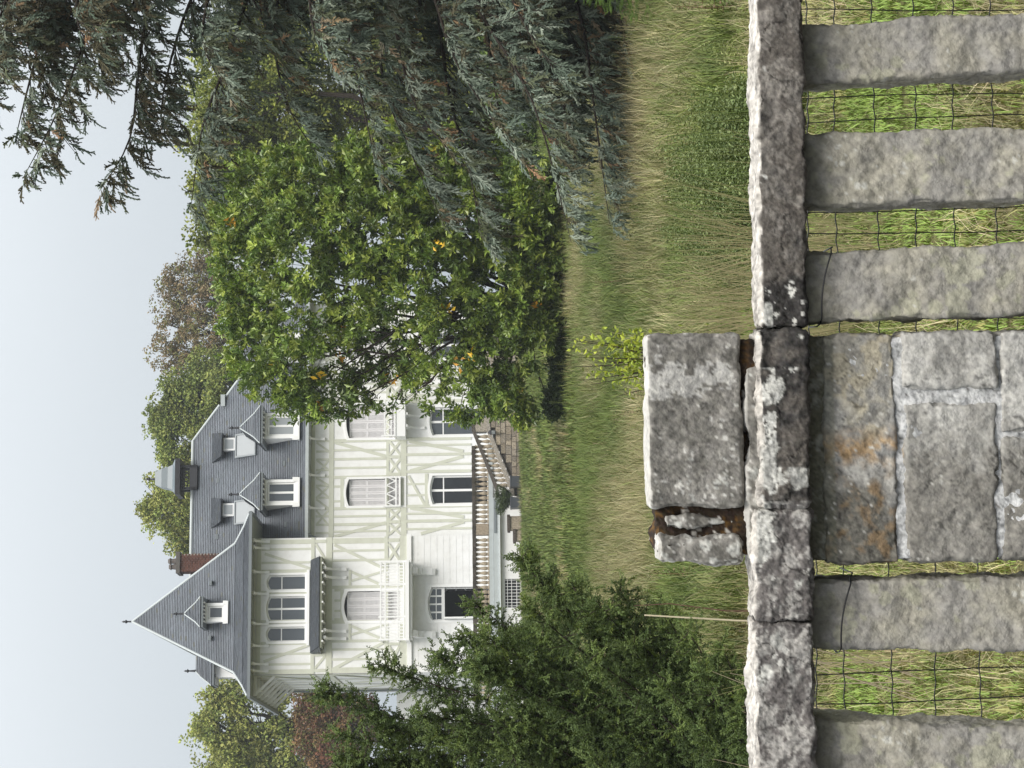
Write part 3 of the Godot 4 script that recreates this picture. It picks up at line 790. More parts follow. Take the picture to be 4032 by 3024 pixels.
	for k in 4:
		var tb := MB.new()
		var ringp := PackedVector3Array()
		for i in 9: ringp.append(Vector3(9.62 + k * 0.2 + 0.09 * cos(TAU * i / 8), 15.93 + 0.13 * sin(TAU * i / 8), rz + 0.38))
		tb.tube(ringp, [0.03], 4)
		part("scroll", tb, M.iron, stack)
	var hood := MB.new()
	hood.lathe(PackedVector2Array([Vector2(0.84, 16.18), Vector2(0.83, 16.42), Vector2(0.6, 16.55), Vector2(0.5, 16.8), Vector2(0.44, 17.1), Vector2(0.3, 17.42), Vector2(0.0, 17.44)]), 4, Vector3(9.92, 0, rz), Color.WHITE, true)
	for i in range(hood.v.size()): hood.v[i].z = rz + (hood.v[i].z - rz) * 0.75
	part("hood", hood, M.hood, stack)
	boxed("hood_eave", Vector3(9.06, 16.17, rz - 0.66), Vector3(10.78, 16.4, rz + 0.66), M.dark, stack)
	finial(stack, Vector3(9.92, 17.42, rz), 0.5)
	# brick chimney, laid brick by brick
	var cz := -3.6
	var core := boxed("brick_chimney", Vector3(5.46, 12.0, cz - 0.42), Vector3(6.25, 15.74, cz + 0.42), plain(0.3, 0.27, 0.23, 0.9), v)
	core.position = Vector3(-0.27, 0.05, 0)
	var bricks := MB.new()
	for row in 48:
		var y := 12.15 + row * 0.075
		for k in 5:
			var g := rng.randf_range(0.6, 1.25)
			var col := Color(0.165 * g, 0.08 * g, 0.06 * g)
			var xa := 5.44 + k * 0.166 - (0.08 if row % 2 else 0.0)
			bricks.box(Vector3(maxf(xa, 5.44), y, cz + 0.42), Vector3(minf(xa + 0.154, 6.27), y + 0.063, cz + 0.445), col)
			bricks.box(Vector3(5.435, y, cz - 0.42 + k * 0.166), Vector3(5.46, y + 0.063, cz - 0.42 + k * 0.166 + 0.154), col)
	tag(part("brick", bricks, M.brick, core), "", "", "", "stuff")
	boxed("chimney_crown", Vector3(5.36, 15.74, cz - 0.52), Vector3(6.35, 15.92, cz + 0.52), plain(0.1, 0.09, 0.08, 0.9), core)
	for p in [[5.72, 0.4], [5.98, 0.44]]:
		var pot := MB.new()
		pot.lathe(PackedVector2Array([Vector2(0.15, 15.92), Vector2(0.11, 15.92 + p[1] * 0.7), Vector2(0.16, 15.92 + p[1] * 0.75), Vector2(0.1, 15.92 + p[1]), Vector2(0, 15.92 + p[1])]), 10, Vector3(p[0], 0, cz))
		part("chimney_pot", pot, plain(0.11, 0.095, 0.085, 0.9), core)

# ---------------------------------------------------------------- terrace, stair and what stands by it (same axes as the villa)
func near_villa(called: String, label: String, category: String, at := Vector3.ZERO, group := "") -> Node3D:
	var o := thing(called, label, category, Vector3.ZERO, group)
	o.transform = Transform3D(Basis(Vector3.UP, deg_to_rad(12.5)), Vector3(-12.697, 3.701, -100.0)).translated_local(at)
	return o

func stone_tone() -> Color:
	var g := rng.randf_range(0.75, 1.15)
	return Color(0.42, 0.36, 0.28).lerp(Color(0.3, 0.28, 0.25), rng.randf()) * g

func baluster_mesh() -> ArrayMesh:
	var b := MB.new()
	var c := Color(0.5, 0.42, 0.32)
	b.box(Vector3(-0.075, 0, -0.075), Vector3(0.075, 0.06, 0.075), c)
	b.lathe(PackedVector2Array([Vector2(0.05, 0.06), Vector2(0.085, 0.13), Vector2(0.09, 0.2), Vector2(0.055, 0.33), Vector2(0.05, 0.42), Vector2(0.07, 0.45), Vector2(0.055, 0.5)]), 8, Vector3.ZERO, c)
	b.box(Vector3(-0.075, 0.5, -0.075), Vector3(0.075, 0.56, 0.075), c)
	return b.mesh(M.limestone)

func build_terrace() -> void:
	var t := near_villa("terrace", "raised white terrace along the front of the villa with a zinc-edged slab", "terrace")
	var front := pierced(-1.5, 7.4, -1.2, 0.95, [[2.65, 3.9, 0.05, 0.72]], 2.0, 0.25)
	part("front_wall", front, M.white, t)
	var sl := MB.new()
	sl.box(Vector3(-1.5, 1.2, 0.02), Vector3(9.9, 1.38, 2.05)); sl.box(Vector3(6.3, 1.22, mz_gap()), Vector3(17.4, 1.38, 0.0))
	part("slab", sl, M.zinc, t)
	boxed("zinc_ledge", Vector3(-1.5, 0.95, 1.9), Vector3(7.45, 1.19, 2.12), M.zinc, t)
	boxed("zinc_drip", Vector3(-1.5, 0.9, 2.0), Vector3(7.4, 0.945, 2.2), plain(0.62, 0.66, 0.66, 0.5), t)
	boxed("pipe_cover", Vector3(5.9, 1.06, 2.121), Vector3(7.4, 1.16, 2.16), M.gutter, t)
	boxed("end_wall", Vector3(7.4, -1.2, 0.0), Vector3(9.9, 1.2, 1.98), M.limestone, t)
	var bwd := boxed("basement_window", Vector3(2.65, 0.05, 1.76), Vector3(3.9, 0.72, 1.8), M.dark, t)
	for i in 9: boxed("grille_bar", Vector3(2.72 + i * 0.14, 0.05, 1.93), Vector3(2.74 + i * 0.14, 0.72, 1.955), M.trim, bwd)
	for y in [0.2, 0.42, 0.6]: boxed("grille_rail", Vector3(2.65, y, 1.957), Vector3(3.9, y + 0.025, 1.98), M.trim, bwd)
	# balustrade
	var bl := near_villa("terrace_balustrade", "beige stone balustrade with a dark weathered handrail along the terrace edge", "balustrade")
	var rail := MB.new()
	var nx := 60
	for i in nx:
		var xa := lerpf(-1.4, 9.8, i / float(nx))
		var xb := lerpf(-1.4, 9.8, (i + 1) / float(nx))
		var g := rng.randf_range(0.55, 1.1)
		rail.box(Vector3(xa, 1.96 + rng.randf() * 0.006, 1.74), Vector3(xb, 2.11 + rng.randf() * 0.012, 2.03 + rng.randf() * 0.01), Color(0.105, 0.092, 0.075) * g)
	part("handrail", rail, M.limestone, bl)
	var base := MB.new()
	base.box(Vector3(-1.4, 1.381, 1.78), Vector3(9.8, 1.41, 2.0), Color(0.4, 0.35, 0.28))
	part("base_course", base, M.limestone, bl)
	var bm := baluster_mesh()
	var x := -1.2
	while x < 9.8:
		var pier := (x > 5.8 and x < 6.36) or (x > 0.1 and x < 0.6)
		if not pier:
			var o := put("baluster", bm, bl)
			o.position = Vector3(x, 1.405, 1.89)
			o.rotation.y = rng.randf_range(-0.06, 0.06)
		x += 0.207
	for xx in [[5.84, 6.34], [0.12, 0.58]]:
		var pm := MB.new()
		pm.box(Vector3(xx[0], 1.405, 1.75), Vector3(xx[1], 1.97, 2.02), Color(0.43, 0.355, 0.27))
		part("pier", pm, M.limestone, bl)
	# stair with its raking balustrade over a rubble wall
	var s := near_villa("garden_stair", "beige stone stair with raking balustrade descending beside the terrace", "stairs")
	for k in 9:
		var st := MB.new()
		st.box(Vector3(7.3 + k * 0.37, -0.4, 2.06), Vector3(10.9, 0.14 * (k + 1), 3.45), Color(0.4, 0.37, 0.32) * (1.0 - 0.01 * k))
		part("step", st, M.limestone, s)
	var rk := MB.new()
	rk.slab(PackedVector2Array([Vector2(7.3, 0.86), Vector2(7.6, 0.9), Vector2(10.2, 1.9), Vector2(10.95, 1.94), Vector2(10.95, 2.06), Vector2(10.15, 2.03), Vector2(7.5, 1.02), Vector2(7.3, 1.0)]), 3.44, 3.72, Color(0.13, 0.115, 0.1))
	part("handrail", rk, M.limestone, s)
	var str_ := MB.new()
	str_.slab(PackedVector2Array([Vector2(7.3, 0.2), Vector2(7.55, 0.24), Vector2(10.1, 1.22), Vector2(10.95, 1.25), Vector2(10.95, 1.38), Vector2(10.05, 1.36), Vector2(7.5, 0.4), Vector2(7.3, 0.38)]), 3.46, 3.7, Color(0.44, 0.4, 0.35))
	part("string", str_, M.limestone, s)
	for k in 11:
		var o := put("baluster", bm, s)
		o.position = Vector3(7.75 + k * 0.215, 0.46 + k * 0.0815, 3.58)
	var np := MB.new()
	np.box(Vector3(10.1, 1.37, 3.46), Vector3(10.7, 1.93, 3.7), Color(0.45, 0.4, 0.34))
	part("newel", np, M.limestone, s)
	# rubble wall below, block by block
	var w := near_villa("stair_wall", "brownish rubble stone wall under the garden stair", "wall")
	boxed("wall_core", Vector3(7.3, -0.6, 3.3), Vector3(13.6, 0.25, 3.5), plain(0.2, 0.17, 0.14, 0.95), w)
	var yb := -0.3
	while yb < 1.25:
		var hb := rng.randf_range(0.16, 0.26)
		var xb := 7.3 + rng.randf() * 0.1
		while xb < 13.5:
			var wb := rng.randf_range(0.22, 0.52)
			var lim := 0.22 + maxf(0.0, (xb + wb * 0.3 - 7.6)) * 0.385
			if yb + hb < lim + 0.02 or xb > 10.3:
				var sb := MB.new()
				sb.box(Vector3(xb, yb, 3.4), Vector3(xb + wb - 0.02, yb + hb - 0.02, 3.62 + rng.randf() * 0.05), Color(0.46, 0.39, 0.3).lerp(Color(0.27, 0.245, 0.215), rng.randf()) * rng.randf_range(0.7, 1.2))
				part("stone", sb, M.limestone, w)
			xb += wb
		yb += hb
	var fillw := MB.new()
	fillw.slab(PackedVector2Array([Vector2(7.3, -0.6), Vector2(13.6, -0.6), Vector2(13.6, 1.2), Vector2(10.2, 1.2), Vector2(7.6, 0.2), Vector2(7.3, 0.2)]), 3.35, 3.52, Color(0.17, 0.15, 0.13))
	part("mortar_bed", fillw, M.limestone, w)
	# lantern, two dark planters, plants and two low piers
	var ln := near_villa("wall_lantern", "small black iron lantern on the rubble wall under the stair", "lantern", Vector3(10.03, 0.98, 3.72))
	boxed("bracket", Vector3(-0.02, 0.3, -0.1), Vector3(0.02, 0.34, 0.12), M.iron, ln)
	var lb := MB.new()
	lb.lathe(PackedVector2Array([Vector2(0.07, 0.0), Vector2(0.1, 0.22), Vector2(0.13, 0.23), Vector2(0.03, 0.34), Vector2(0, 0.36)]), 6, Vector3(0, 0, 0.1))
	part("lantern_cage", lb, M.iron, ln)
	var lg := MB.new()
	lg.lathe(PackedVector2Array([Vector2(0.072, 0.04), Vector2(0.092, 0.19)]), 6, Vector3(0, 0, 0.1))
	for i in lg.v.size(): lg.v[i] += lg.n[i] * 0.004
	part("lantern_glass", lg, M.glass_pale, ln)
	var px := [[7.78, "dark grey planter box nearer the rubble wall", 4.1], [6.85, "dark grey planter box with pale rim in front of the bushy plant", 4.2]]
	for p in px:
		var pl := near_villa("planter_box", p[1], "planter", Vector3(p[0], -0.16, p[2]), "dark planter boxes at the foot of the stair")
		boxed("box", Vector3(-0.23, 0.0, -0.23), Vector3(0.23, 0.5, 0.23), plain(0.045, 0.05, 0.058, 0.4), pl)
		part("rim", ring_flat(0.25, 0.05, 0.5, 0.55), plain(0.075, 0.08, 0.09, 0.4), pl)
		boxed("soil", Vector3(-0.2, 0.501, -0.2), Vector3(0.2, 0.51, 0.2), M.bark_dark, pl)
	var pr := [[6.05, 0.62, 0.6, "taller beige stone pier with dark capping by the planters"], [5.5, 0.46, 0.36, "low beige stone pier beside the taller pier"]]
	for p in pr:
		var pi := near_villa("stone_pier", p[3], "pier", Vector3(p[0], -0.3, 3.7), "low stone piers at the foot of the terrace")
		var pb := MB.new()
		var h: float = p[2] + 0.12
		var wd: float = p[1] * 0.47
		pb.box(Vector3(-wd, 0, -0.22), Vector3(wd, h, 0.22), Color(0.44, 0.375, 0.29))
		part("shaft", pb, M.limestone, pi)
		var pc := MB.new()
		pc.box(Vector3(-wd - 0.06, h, -0.28), Vector3(wd + 0.06, h + 0.12, 0.28), Color(0.12, 0.1, 0.085))
		part("cap", pc, M.limestone, pi)

func mz_gap() -> float: return -1.5

func ring_flat(h: float, w: float, y0: float, y1: float) -> MB:
	var b := MB.new()
	b.box(Vector3(-h, y0, h - w), Vector3(h, y1, h)); b.box(Vector3(-h, y0, -h), Vector3(h, y1, -h + w))
	b.box(Vector3(-h, y0, -h + w), Vector3(-h + w, y1, h - w)); b.box(Vector3(h - w, y0, -h + w), Vector3(h, y1, h - w))
	return b

# ---------------------------------------------------------------- the roadside wall: rough-hewn stones
var sn := FastNoiseLite.new()
var cells := FastNoiseLite.new()

func nz(p: Vector3, f: float) -> float:
	return sn.get_noise_3dv(p * f)

func spots(p: Vector3, f: float) -> float:   # distance from the middle of the nearest spot, 0 at its centre
	return cells.get_noise_3dv(p * f) + 1.0

func stone_colour(kind: String, p: Vector3, nrm: Vector3) -> Color:
	var a := nz(p, 5.0)
	var b := nz(p + Vector3(3, 1, 7), 17.0)
	var d := nz(p + Vector3(9, 4, 2), 60.0)
	var e := nz(p + Vector3(1, 8, 5), 130.0)
	var c: Color
	match kind:
		"post":
			var drip := nz(Vector3(p.x * 5.0, p.y * 0.5, 3.0), 7.0)
			c = Color(0.325, 0.312, 0.288).lerp(Color(0.4, 0.378, 0.315), clampf(0.45 + a * 0.9 + b * 0.5, 0, 1))
			c *= 1.0 + d * 0.12 + e * 0.14 + drip * 0.13
			var l := spots(p + Vector3(0.3, 0.1, 0.7) + Vector3(b, d, a) * 0.006, 24.0)
			if l < 0.25 + nz(p + Vector3(5, 5, 5), 4.0) * 0.75 - 0.06: c = c.lerp(Color(0.46, 0.455, 0.33), 0.5)
			if spots(p, 42.0) < 0.02 + maxf(0.0, a - 0.1) * 0.5: c = Color(0.56, 0.55, 0.5)
			if p.y > 0.93: c = c.lerp(Color(0.17, 0.165, 0.125), clampf((p.y - 0.93 + b * 0.05) * 14.0, 0, 0.7))  # slab head darkened: painted shade of the coping together with stain
		"coping":
			c = Color(0.12, 0.108, 0.096).lerp(Color(0.215, 0.198, 0.178), clampf(0.45 + a * 1.6 + b * 1.6 + d * 0.5, 0, 1))
			if p.x < -0.3: c = Color(0.165, 0.152, 0.146).lerp(Color(0.36, 0.345, 0.325), clampf(0.34 + b * 2.8 + d * 1.3, 0, 1))
			c *= 1.0 + d * 0.35 + e * 0.3
			var black := clampf(1.35 - absf(p.x - 0.02) * 3.6 + a * 1.7 + b * 1.1, 0, 1)
			c = c.lerp(Color(0.042, 0.04, 0.039) * (1.0 + d * 0.8), black * 0.93)
			var q := p + Vector3(b, a, d) * 0.016
			var s := spots(q + Vector3(0.1, 0.5, 0.2), 13.0)
			var amount := 0.12 + a * 0.5 + (0.24 if p.x < 0.03 and p.x > -0.4 else -0.06) + (0.2 if p.y > 1.09 and absf(p.x) < 0.45 else 0.0)
			c = c.lerp(Color(0.56, 0.555, 0.52) * (0.92 + d * 0.5 + e * 0.3), clampf((amount - s) * 14.0 + d * 0.8, 0, 1))
			if absf(nz(p + Vector3(2, 7, 2), 5.0)) < 0.016 and b > -0.25: c *= 0.4
			if spots(p + Vector3(0.7, 0.2, 0.1), 34.0) < (0.02 + maxf(0.0, a) * 0.5 if p.x < 0.2 else -0.1 + a * 0.3): c = Color(0.6, 0.59, 0.55)
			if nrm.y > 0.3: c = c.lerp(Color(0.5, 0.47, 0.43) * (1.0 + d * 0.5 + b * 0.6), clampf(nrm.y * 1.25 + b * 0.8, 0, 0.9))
		"cap":
			c = Color(0.185, 0.177, 0.16).lerp(Color(0.285, 0.272, 0.25), clampf(0.45 + a + b * 2.0 + d * 0.6, 0, 1)) * (1.0 + d * 0.45 + e * 0.4)
			var t := clampf((1.4 - p.y) / 0.22, 0, 1)
			var wob := b * 0.035 + d * 0.02 + a * 0.03
			if p.x + wob > lerpf(-0.052, -0.012, t) and p.x - wob < lerpf(0.056, 0.026, t) and t < 0.94: c = Color(0.47, 0.46, 0.435) * (0.97 + d * 0.3)
			var lf := clampf((-0.08 - p.x) * 4.0, 0, 1)
			if spots(p + Vector3(b, a, d) * 0.02, 20.0) < -0.02 + 0.34 * lf + maxf(0.0, a) * 0.45 + b * 0.12: c = Color(0.53, 0.53, 0.495) * (0.95 + d * 0.4)
			if spots(p + Vector3(0.5, 0.5, 0.5) + Vector3(d, b, e) * 0.004, 55.0) < 0.03 + lf * 0.14 + maxf(0.0, b) * 0.5: c = Color(0.6, 0.59, 0.55)
			if p.x < -0.2 and spots(p + Vector3(0.9, 0.3, 0.2) + Vector3(a, b, d) * 0.012, 17.0) < 0.12: c = Color(0.035, 0.024, 0.016)
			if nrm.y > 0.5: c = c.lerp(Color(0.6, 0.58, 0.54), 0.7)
		"block":
			c = Color(0.37, 0.36, 0.335).lerp(Color(0.5, 0.49, 0.462), clampf(0.5 + a * 1.4 + b * 0.7, 0, 1))
			if p.y > 0.77:
				c = c.lerp(Color(0.44, 0.395, 0.295), clampf((p.x + 0.12) * 6.0 + a * 1.2 + b * 0.6, 0, 0.85))
				if nz(p, 11.0) > 0.22: c = c.lerp(Color(0.26, 0.26, 0.255), 0.6)
				var ru := clampf(1.15 - absf(p.x + 0.172 + b * 0.02) * 19.0, 0, 1)
				c = c.lerp(Color(0.40, 0.262, 0.13), ru * clampf(0.65 + b + d * 0.5, 0, 0.9))
				var dk := clampf((-0.225 - p.x + a * 0.12 + b * 0.05) * 11.0, 0, 1)
				c = c.lerp(Color(0.135, 0.128, 0.108) * (1.0 + d * 0.5), dk * 0.9)
				c = c.lerp(Color(0.25, 0.165, 0.085), dk * clampf(b * 1.4 + d * 0.6 + (0.2 if p.y < 0.86 else -0.3), 0, 0.7))
				if p.y > 0.94: c = c.lerp(Color(0.2, 0.2, 0.15), 0.5)
			elif p.x < -0.1: c = c.lerp(Color(0.2, 0.188, 0.165), clampf((-0.14 - p.x + b * 0.08 + a * 0.06) * 9.0, 0, 0.75))
			c *= 1.0 + d * 0.28 + e * 0.28
			if absf(nz(p + Vector3(7, 7, 2), 6.0)) < 0.014 and a > -0.1: c *= 0.45
			if spots(p + Vector3(0.2, 0.9, 0.4), 48.0) < 0.1 + a * 0.15: c = Color(0.55, 0.54, 0.5)
		"mortar":
			c = Color(0.56, 0.565, 0.565) * (1.0 + b * 0.5 + d * 0.6 + e * 0.5)
			if spots(p, 40.0) < 0.12: c = Color(0.2, 0.19, 0.18)
		"neck":
			c = Color(0.15, 0.145, 0.105).lerp(Color(0.3, 0.3, 0.26), clampf(b * 2.0 + d, 0, 0.8)) * (1.0 + e * 0.4)
		"moss":
			c = Color(0.03, 0.021, 0.015).lerp(Color(0.12, 0.066, 0.02), clampf(b * 1.8 + d - 0.4, 0, 1)) * (1.0 + e * 0.5)
			if spots(p + Vector3(0.4, 0.1, 0.3), 30.0) < 0.2 + a * 0.35: c = Color(0.42, 0.4, 0.37)
		_:
			c = Color(0.25, 0.24, 0.22) * (1.0 + b * 0.4)
	return Color(clampf(c.r, 0.01, 0.75), clampf(c.g, 0.01, 0.75), clampf(c.b, 0.01, 0.75))

# a block with worn arrises: lo, hi corners, cell sizes, arris radius, roughness; lean shifts the foot sideways
func rough_block(lo: Vector3, hi: Vector3, cell: Vector3, rad: float, amp: float, kind: String, seed_: float, lean := Vector2.ZERO) -> ArrayMesh:
	var st := SurfaceTool.new()
	st.begin(Mesh.PRIMITIVE_TRIANGLES)
	var size := hi - lo
	var n := Vector3i(maxi(2, roundi(size.x / cell.x)), maxi(2, roundi(size.y / cell.y)), maxi(2, roundi(size.z / cell.z)))
	var off := Vector3(seed_ * 1.37, seed_ * 0.71, seed_ * 2.11)
	for axis in 3:
		for sgn in [-1, 1]:
			var ua: int = (axis + 1) % 3
			var va: int = (axis + 2) % 3
			var nu: int = n[ua]
			var nv: int = n[va]
			var pts := PackedVector3Array()
			var cols := PackedColorArray()
			for i in nu + 1:
				for j in nv + 1:
					var p := Vector3.ZERO
					p[axis] = hi[axis] if sgn > 0 else lo[axis]
					p[ua] = lerpf(lo[ua], hi[ua], i / float(nu))
					p[va] = lerpf(lo[va], hi[va], j / float(nv))
					var rr := rad * (0.8 + 0.8 * nz(p + off, 9.0))
					var q := p.clamp(lo + Vector3.ONE * rr, hi - Vector3.ONE * rr)
					var d := p - q
					var nrm := d.normalized()
					var edge := clampf((d.length() / maxf(rr, 1e-4) - 1.0) / 0.4, 0, 1)
					p = q + nrm * minf(d.length(), rr)
					var h := nz(p + off, 7.0) * 1.7 + nz(p + off, 24.0) * 0.5 + nz(p + off, 70.0) * 0.3 + (0.55 * nz(Vector3((p.x + p.y) * 1.6, (p.y - p.x) * 0.55, p.z) + off, 30.0) if kind == "post" or kind == "block" else 0.0)
					var chip := maxf(0.0, nz(p + off * 2.0, 13.0) - 0.05) * edge * 3.2
					var crack := clampf(1.0 - absf(nz(p + (Vector3(2, 7, 2) if kind == "coping" else Vector3(7, 7, 2)), 5.0 if kind == "coping" else 6.0)) / 0.02, 0, 1) if kind != "post" else 0.0
					p += nrm * amp * (h - chip - crack * 0.5)
					if lean != Vector2.ZERO:
						var t := clampf((hi.y - p.y) / size.y, 0, 1)
						p.x += lerpf(lean.x, lean.y, (p.x - lo.x) / size.x) * t
					pts.append(p)
					cols.append(stone_colour(kind, p, nrm))
			for i in nu:
				for j in nv:
					var a := i * (nv + 1) + j
					var quad := [a, a + nv + 1, a + nv + 2, a + 1]
					for k in ([0, 2, 1, 0, 3, 2] if sgn > 0 else [0, 1, 2, 0, 2, 3]):
						st.set_color(cols[quad[k]])
						st.add_vertex(pts[quad[k]])
	st.generate_normals()
	st.index()
	var m := st.commit()
	m.surface_set_material(0, M.stone)
	return m

func wavy_wire(pts: PackedVector3Array, r: float, called: String, par: Node3D) -> void:
	var mb := MB.new()
	mb.tube(pts, [r], 4)
	part(called, mb, M.wire, par)

func build_wall() -> void:
	sn.seed = 21
	sn.frequency = 1.0
	sn.fractal_octaves = 2
	cells.seed = 33
	cells.noise_type = FastNoiseLite.TYPE_CELLULAR
	cells.frequency = 1.0
	cells.cellular_return_type = FastNoiseLite.RETURN_DISTANCE
	cells.fractal_type = FastNoiseLite.FRACTAL_NONE
	sn.noise_type = FastNoiseLite.TYPE_SIMPLEX
	var c := Vector3(0.006, 0.006, 0.011)
	var w := thing("stone_fence", "weathered stone fence of upright slabs carrying a continuous coping over a plinth", "fence")
	var cop := [[0.127, 1.22, 1.005, 1.122, 0.01], [-0.311, 0.121, 1.004, 1.13, 0.012], [-0.592, -0.315, 1.005, 1.148, 0.014], [-1.2, -0.597, 1.006, 1.152, 0.013]]
	for i in cop.size():
		var k: Array = cop[i]
		var o := put("coping_stone", rough_block(Vector3(k[0], k[2], -5.83), Vector3(k[1], k[3], -5.6 + (0.012 if i == 1 else 0.0)), Vector3(0.0036, 0.0036, 0.012), 0.014, 0.006 if i < 1 else 0.0075, "coping", 3.0 + i * 5), w)
		if i == 1: tag(o, "blackened coping stone with white lichen crossing the pillar")
	# upright slabs: left and right at the head, shift of both edges at the foot
	var posts := [[0.732, 0.880, 0.03, 0.03], [0.426, 0.612, 0.01, 0.0], [0.141, 0.314, 0.012, 0.013], [-0.676, -0.504, -0.014, 0.002], [-1.02, -0.844, -0.05, -0.05], [1.05, 1.2, 0.03, 0.03]]
	for i in posts.size():
		var k: Array = posts[i]
		var o := put("upright_slab", rough_block(Vector3(k[0], 0.2, -5.85), Vector3(k[1], 1.012, -5.68 + 0.012 * (i % 3)), c, 0.013, 0.0055, "post", 40.0 + i * 7, Vector2(k[2], k[3])), w)
		if i == 0: tag(o, "leaning slab with pale yellow lichen")
	var spare: Array = w.get_children().slice(-2)   # the fence runs on past the picture
	for i in 10:
		var o: Node3D = spare[i % 2].duplicate()
		o.name = "upright_slab"
		w.add_child(o, true)
		o.position.x = (1.36 + 0.3 * (i / 2) - 1.05) if i % 2 else (-1.33 - 0.3 * (i / 2) + 1.02)
	for k in [[1.227, 2.86], [-2.8, -1.206]]:
		put("coping_stone", rough_block(Vector3(k[0], 1.004, -5.83), Vector3(k[1], 1.13, -5.6), Vector3(0.012, 0.012, 0.02), 0.014, 0.007, "coping", k[0] * 7.0), w)
	for k in [[-2.8, -2.0], [-1.99, -1.21], [1.23, 2.0], [2.01, 2.86], [-1.2, -0.42], [-0.41, 0.36], [0.37, 1.22]]:
		put("plinth_stone", rough_block(Vector3(k[0], -0.1, -5.98), Vector3(k[1], 0.21, -5.58), Vector3(0.02, 0.02, 0.03), 0.015, 0.008, "post", k[0] * 9.0), w)
	# pillar
	var p := thing("stone_pillar", "square stone pillar with a split cap block rising above the fence coping", "pillar")
	var cap := put("cap_stone", rough_block(Vector3(-0.313, 1.166, -5.86), Vector3(0.117, 1.402, -5.63), c, 0.013, 0.004, "cap", 90.0), p)
	tag(cap, "large cap block with a pale vertical stain")
	put("cap_stone", rough_block(Vector3(-0.453, 1.172, -5.85), Vector3(-0.381, 1.384, -5.64), c, 0.016, 0.008, "cap", 97.0), p)
	put("cap_filler", rough_block(Vector3(-0.362, 1.178, -5.84), Vector3(-0.334, 1.36, -5.655), c, 0.01, 0.009, "cap", 103.0), p)
	put("moss", rough_block(Vector3(-0.43, 1.12, -5.83), Vector3(0.09, 1.388, -5.664), c, 0.012, 0.012, "moss", 111.0), p)
	put("bed_stone", rough_block(Vector3(-0.447, 1.12, -5.82), Vector3(0.03, 1.158, -5.638), c, 0.008, 0.009, "cap", 118.0), p)
	put("mortar", rough_block(Vector3(-0.452, 0.0, -5.86), Vector3(0.1, 0.95, -5.673), c, 0.01, 0.004, "mortar", 5.0), p)
	var rows := [[-0.46, 0.107, 0.785, 0.964], [-0.03, 0.109, 0.535, 0.768], [-0.458, -0.066, 0.537, 0.766], [-0.14, 0.108, 0.29, 0.525], [-0.458, -0.15, 0.292, 0.526], [-0.45, -0.2, 0.02, 0.28], [-0.19, 0.106, 0.02, 0.28]]
	for i in rows.size():
		var k: Array = rows[i]
		var cc := c if i < 5 else Vector3(0.02, 0.02, 0.03)
		put("pillar_block", rough_block(Vector3(k[0], k[2], -5.88), Vector3(k[1], k[3], -5.665 + 0.006 * (i % 2)), cc, 0.011, 0.005, "block", 130.0 + i * 3), p)
	put("neck_course", rough_block(Vector3(-0.455, 0.945, -5.84), Vector3(0.105, 1.01, -5.678), c, 0.008, 0.006, "neck", 171.0), p)
	# wire mesh hung behind the slabs
	var fence := thing("wire_mesh_fence", "rusty dark wire mesh of upright oblong cells hung behind the stone slabs", "wire fence")
	var zf := -5.965
	for panel in [[0.1, 2.86, 0.0577, 0.728], [-2.8, -0.44, 0.0742, -0.77]]:
		var x: float = panel[3]
		while x - panel[2] > panel[0]: x -= panel[2]
		while x < panel[1]:
			var pts := PackedVector3Array()
			for k in 12:
				var y := 0.96 - k * 0.085
				pts.append(Vector3(x + rng.randf_range(-0.0018, 0.0018) + 0.008 * sin(x * 9.0 + k * 0.35), y, zf + rng.randf_range(-0.002, 0.002)))
			wavy_wire(pts, 0.0016, "upright_wire", fence)
			x += panel[2]
		var ys := [0.96]
		var yy := 0.886
		while yy > 0.05:
			ys.append(yy)
			yy -= 0.1025 if panel[0] > 0 else 0.117
		for y in ys:
			var pts := PackedVector3Array()
			var xx: float = panel[0]
			var k := 0
			while xx <= panel[1]:
				pts.append(Vector3(xx, y + 0.0022 * (1 if k % 2 else -1) + 0.004 * sin(xx * 5 + y * 20), zf + 0.003))
				xx += panel[2] * 0.5
				k += 1
			wavy_wire(pts, 0.0017, "level_wire", fence)
	for t in [[0.136, 0.322, 0.966, -5.643, "thin black tie wire looped round the slab beside the pillar's bright side"], [-0.683, -0.498, 0.93, -5.668, "thin black tie wire looped round the slab on the pillar's mossy side"]]:
		var o := thing("tie_wire", t[4], "wire")
		var pts := PackedVector3Array()
		for i in 15:
			var s := i / 14.0
			pts.append(Vector3(lerpf(t[0], t[1], s), t[2] + 0.012 * sin(s * PI) - 0.03 * s, t[3] + 0.012 * (sin(s * PI)) - (0.04 if i == 0 or i == 14 else 0.0)))
		pts.append(Vector3(t[1] + 0.008, t[2] - 0.04, -5.74)); pts.append(Vector3(t[1] + 0.004, t[2] - 0.035, -5.95))
		pts.insert(0, Vector3(t[0] - 0.006, t[2] + 0.004, -5.74)); pts.insert(0, Vector3(t[0] - 0.002, t[2], -5.95))
		wavy_wire(pts, 0.0021, "loop", o)

# ---------------------------------------------------------------- leaves and trees
func leaf(mb: MB, at: Vector3, dir: Vector3, side: Vector3, l: float, w: float, col: Color, bend := 0.15) -> void:
	var n := side.cross(dir).normalized()
	var a := at
	var m := at + dir * l * 0.5 - n * w * 0.22
	var p := at + dir * l * 0.55 + side * w * 0.5 + n * w * 0.12
	var q := at + dir * l * 0.55 - side * w * 0.5 + n * w * 0.12
	var tip := at + dir * l - n * l * bend
	mb.tri(a, p, m, col); mb.tri(m, p, tip, col); mb.tri(a, m, q, col); mb.tri(m, tip, q, col)

func rnd_dir() -> Vector3:
	var y := rng.randf_range(-1, 1)
	var a := rng.randf() * TAU
	var s := sqrt(1.0 - y * y)
	return Vector3(s * cos(a), y, s * sin(a))

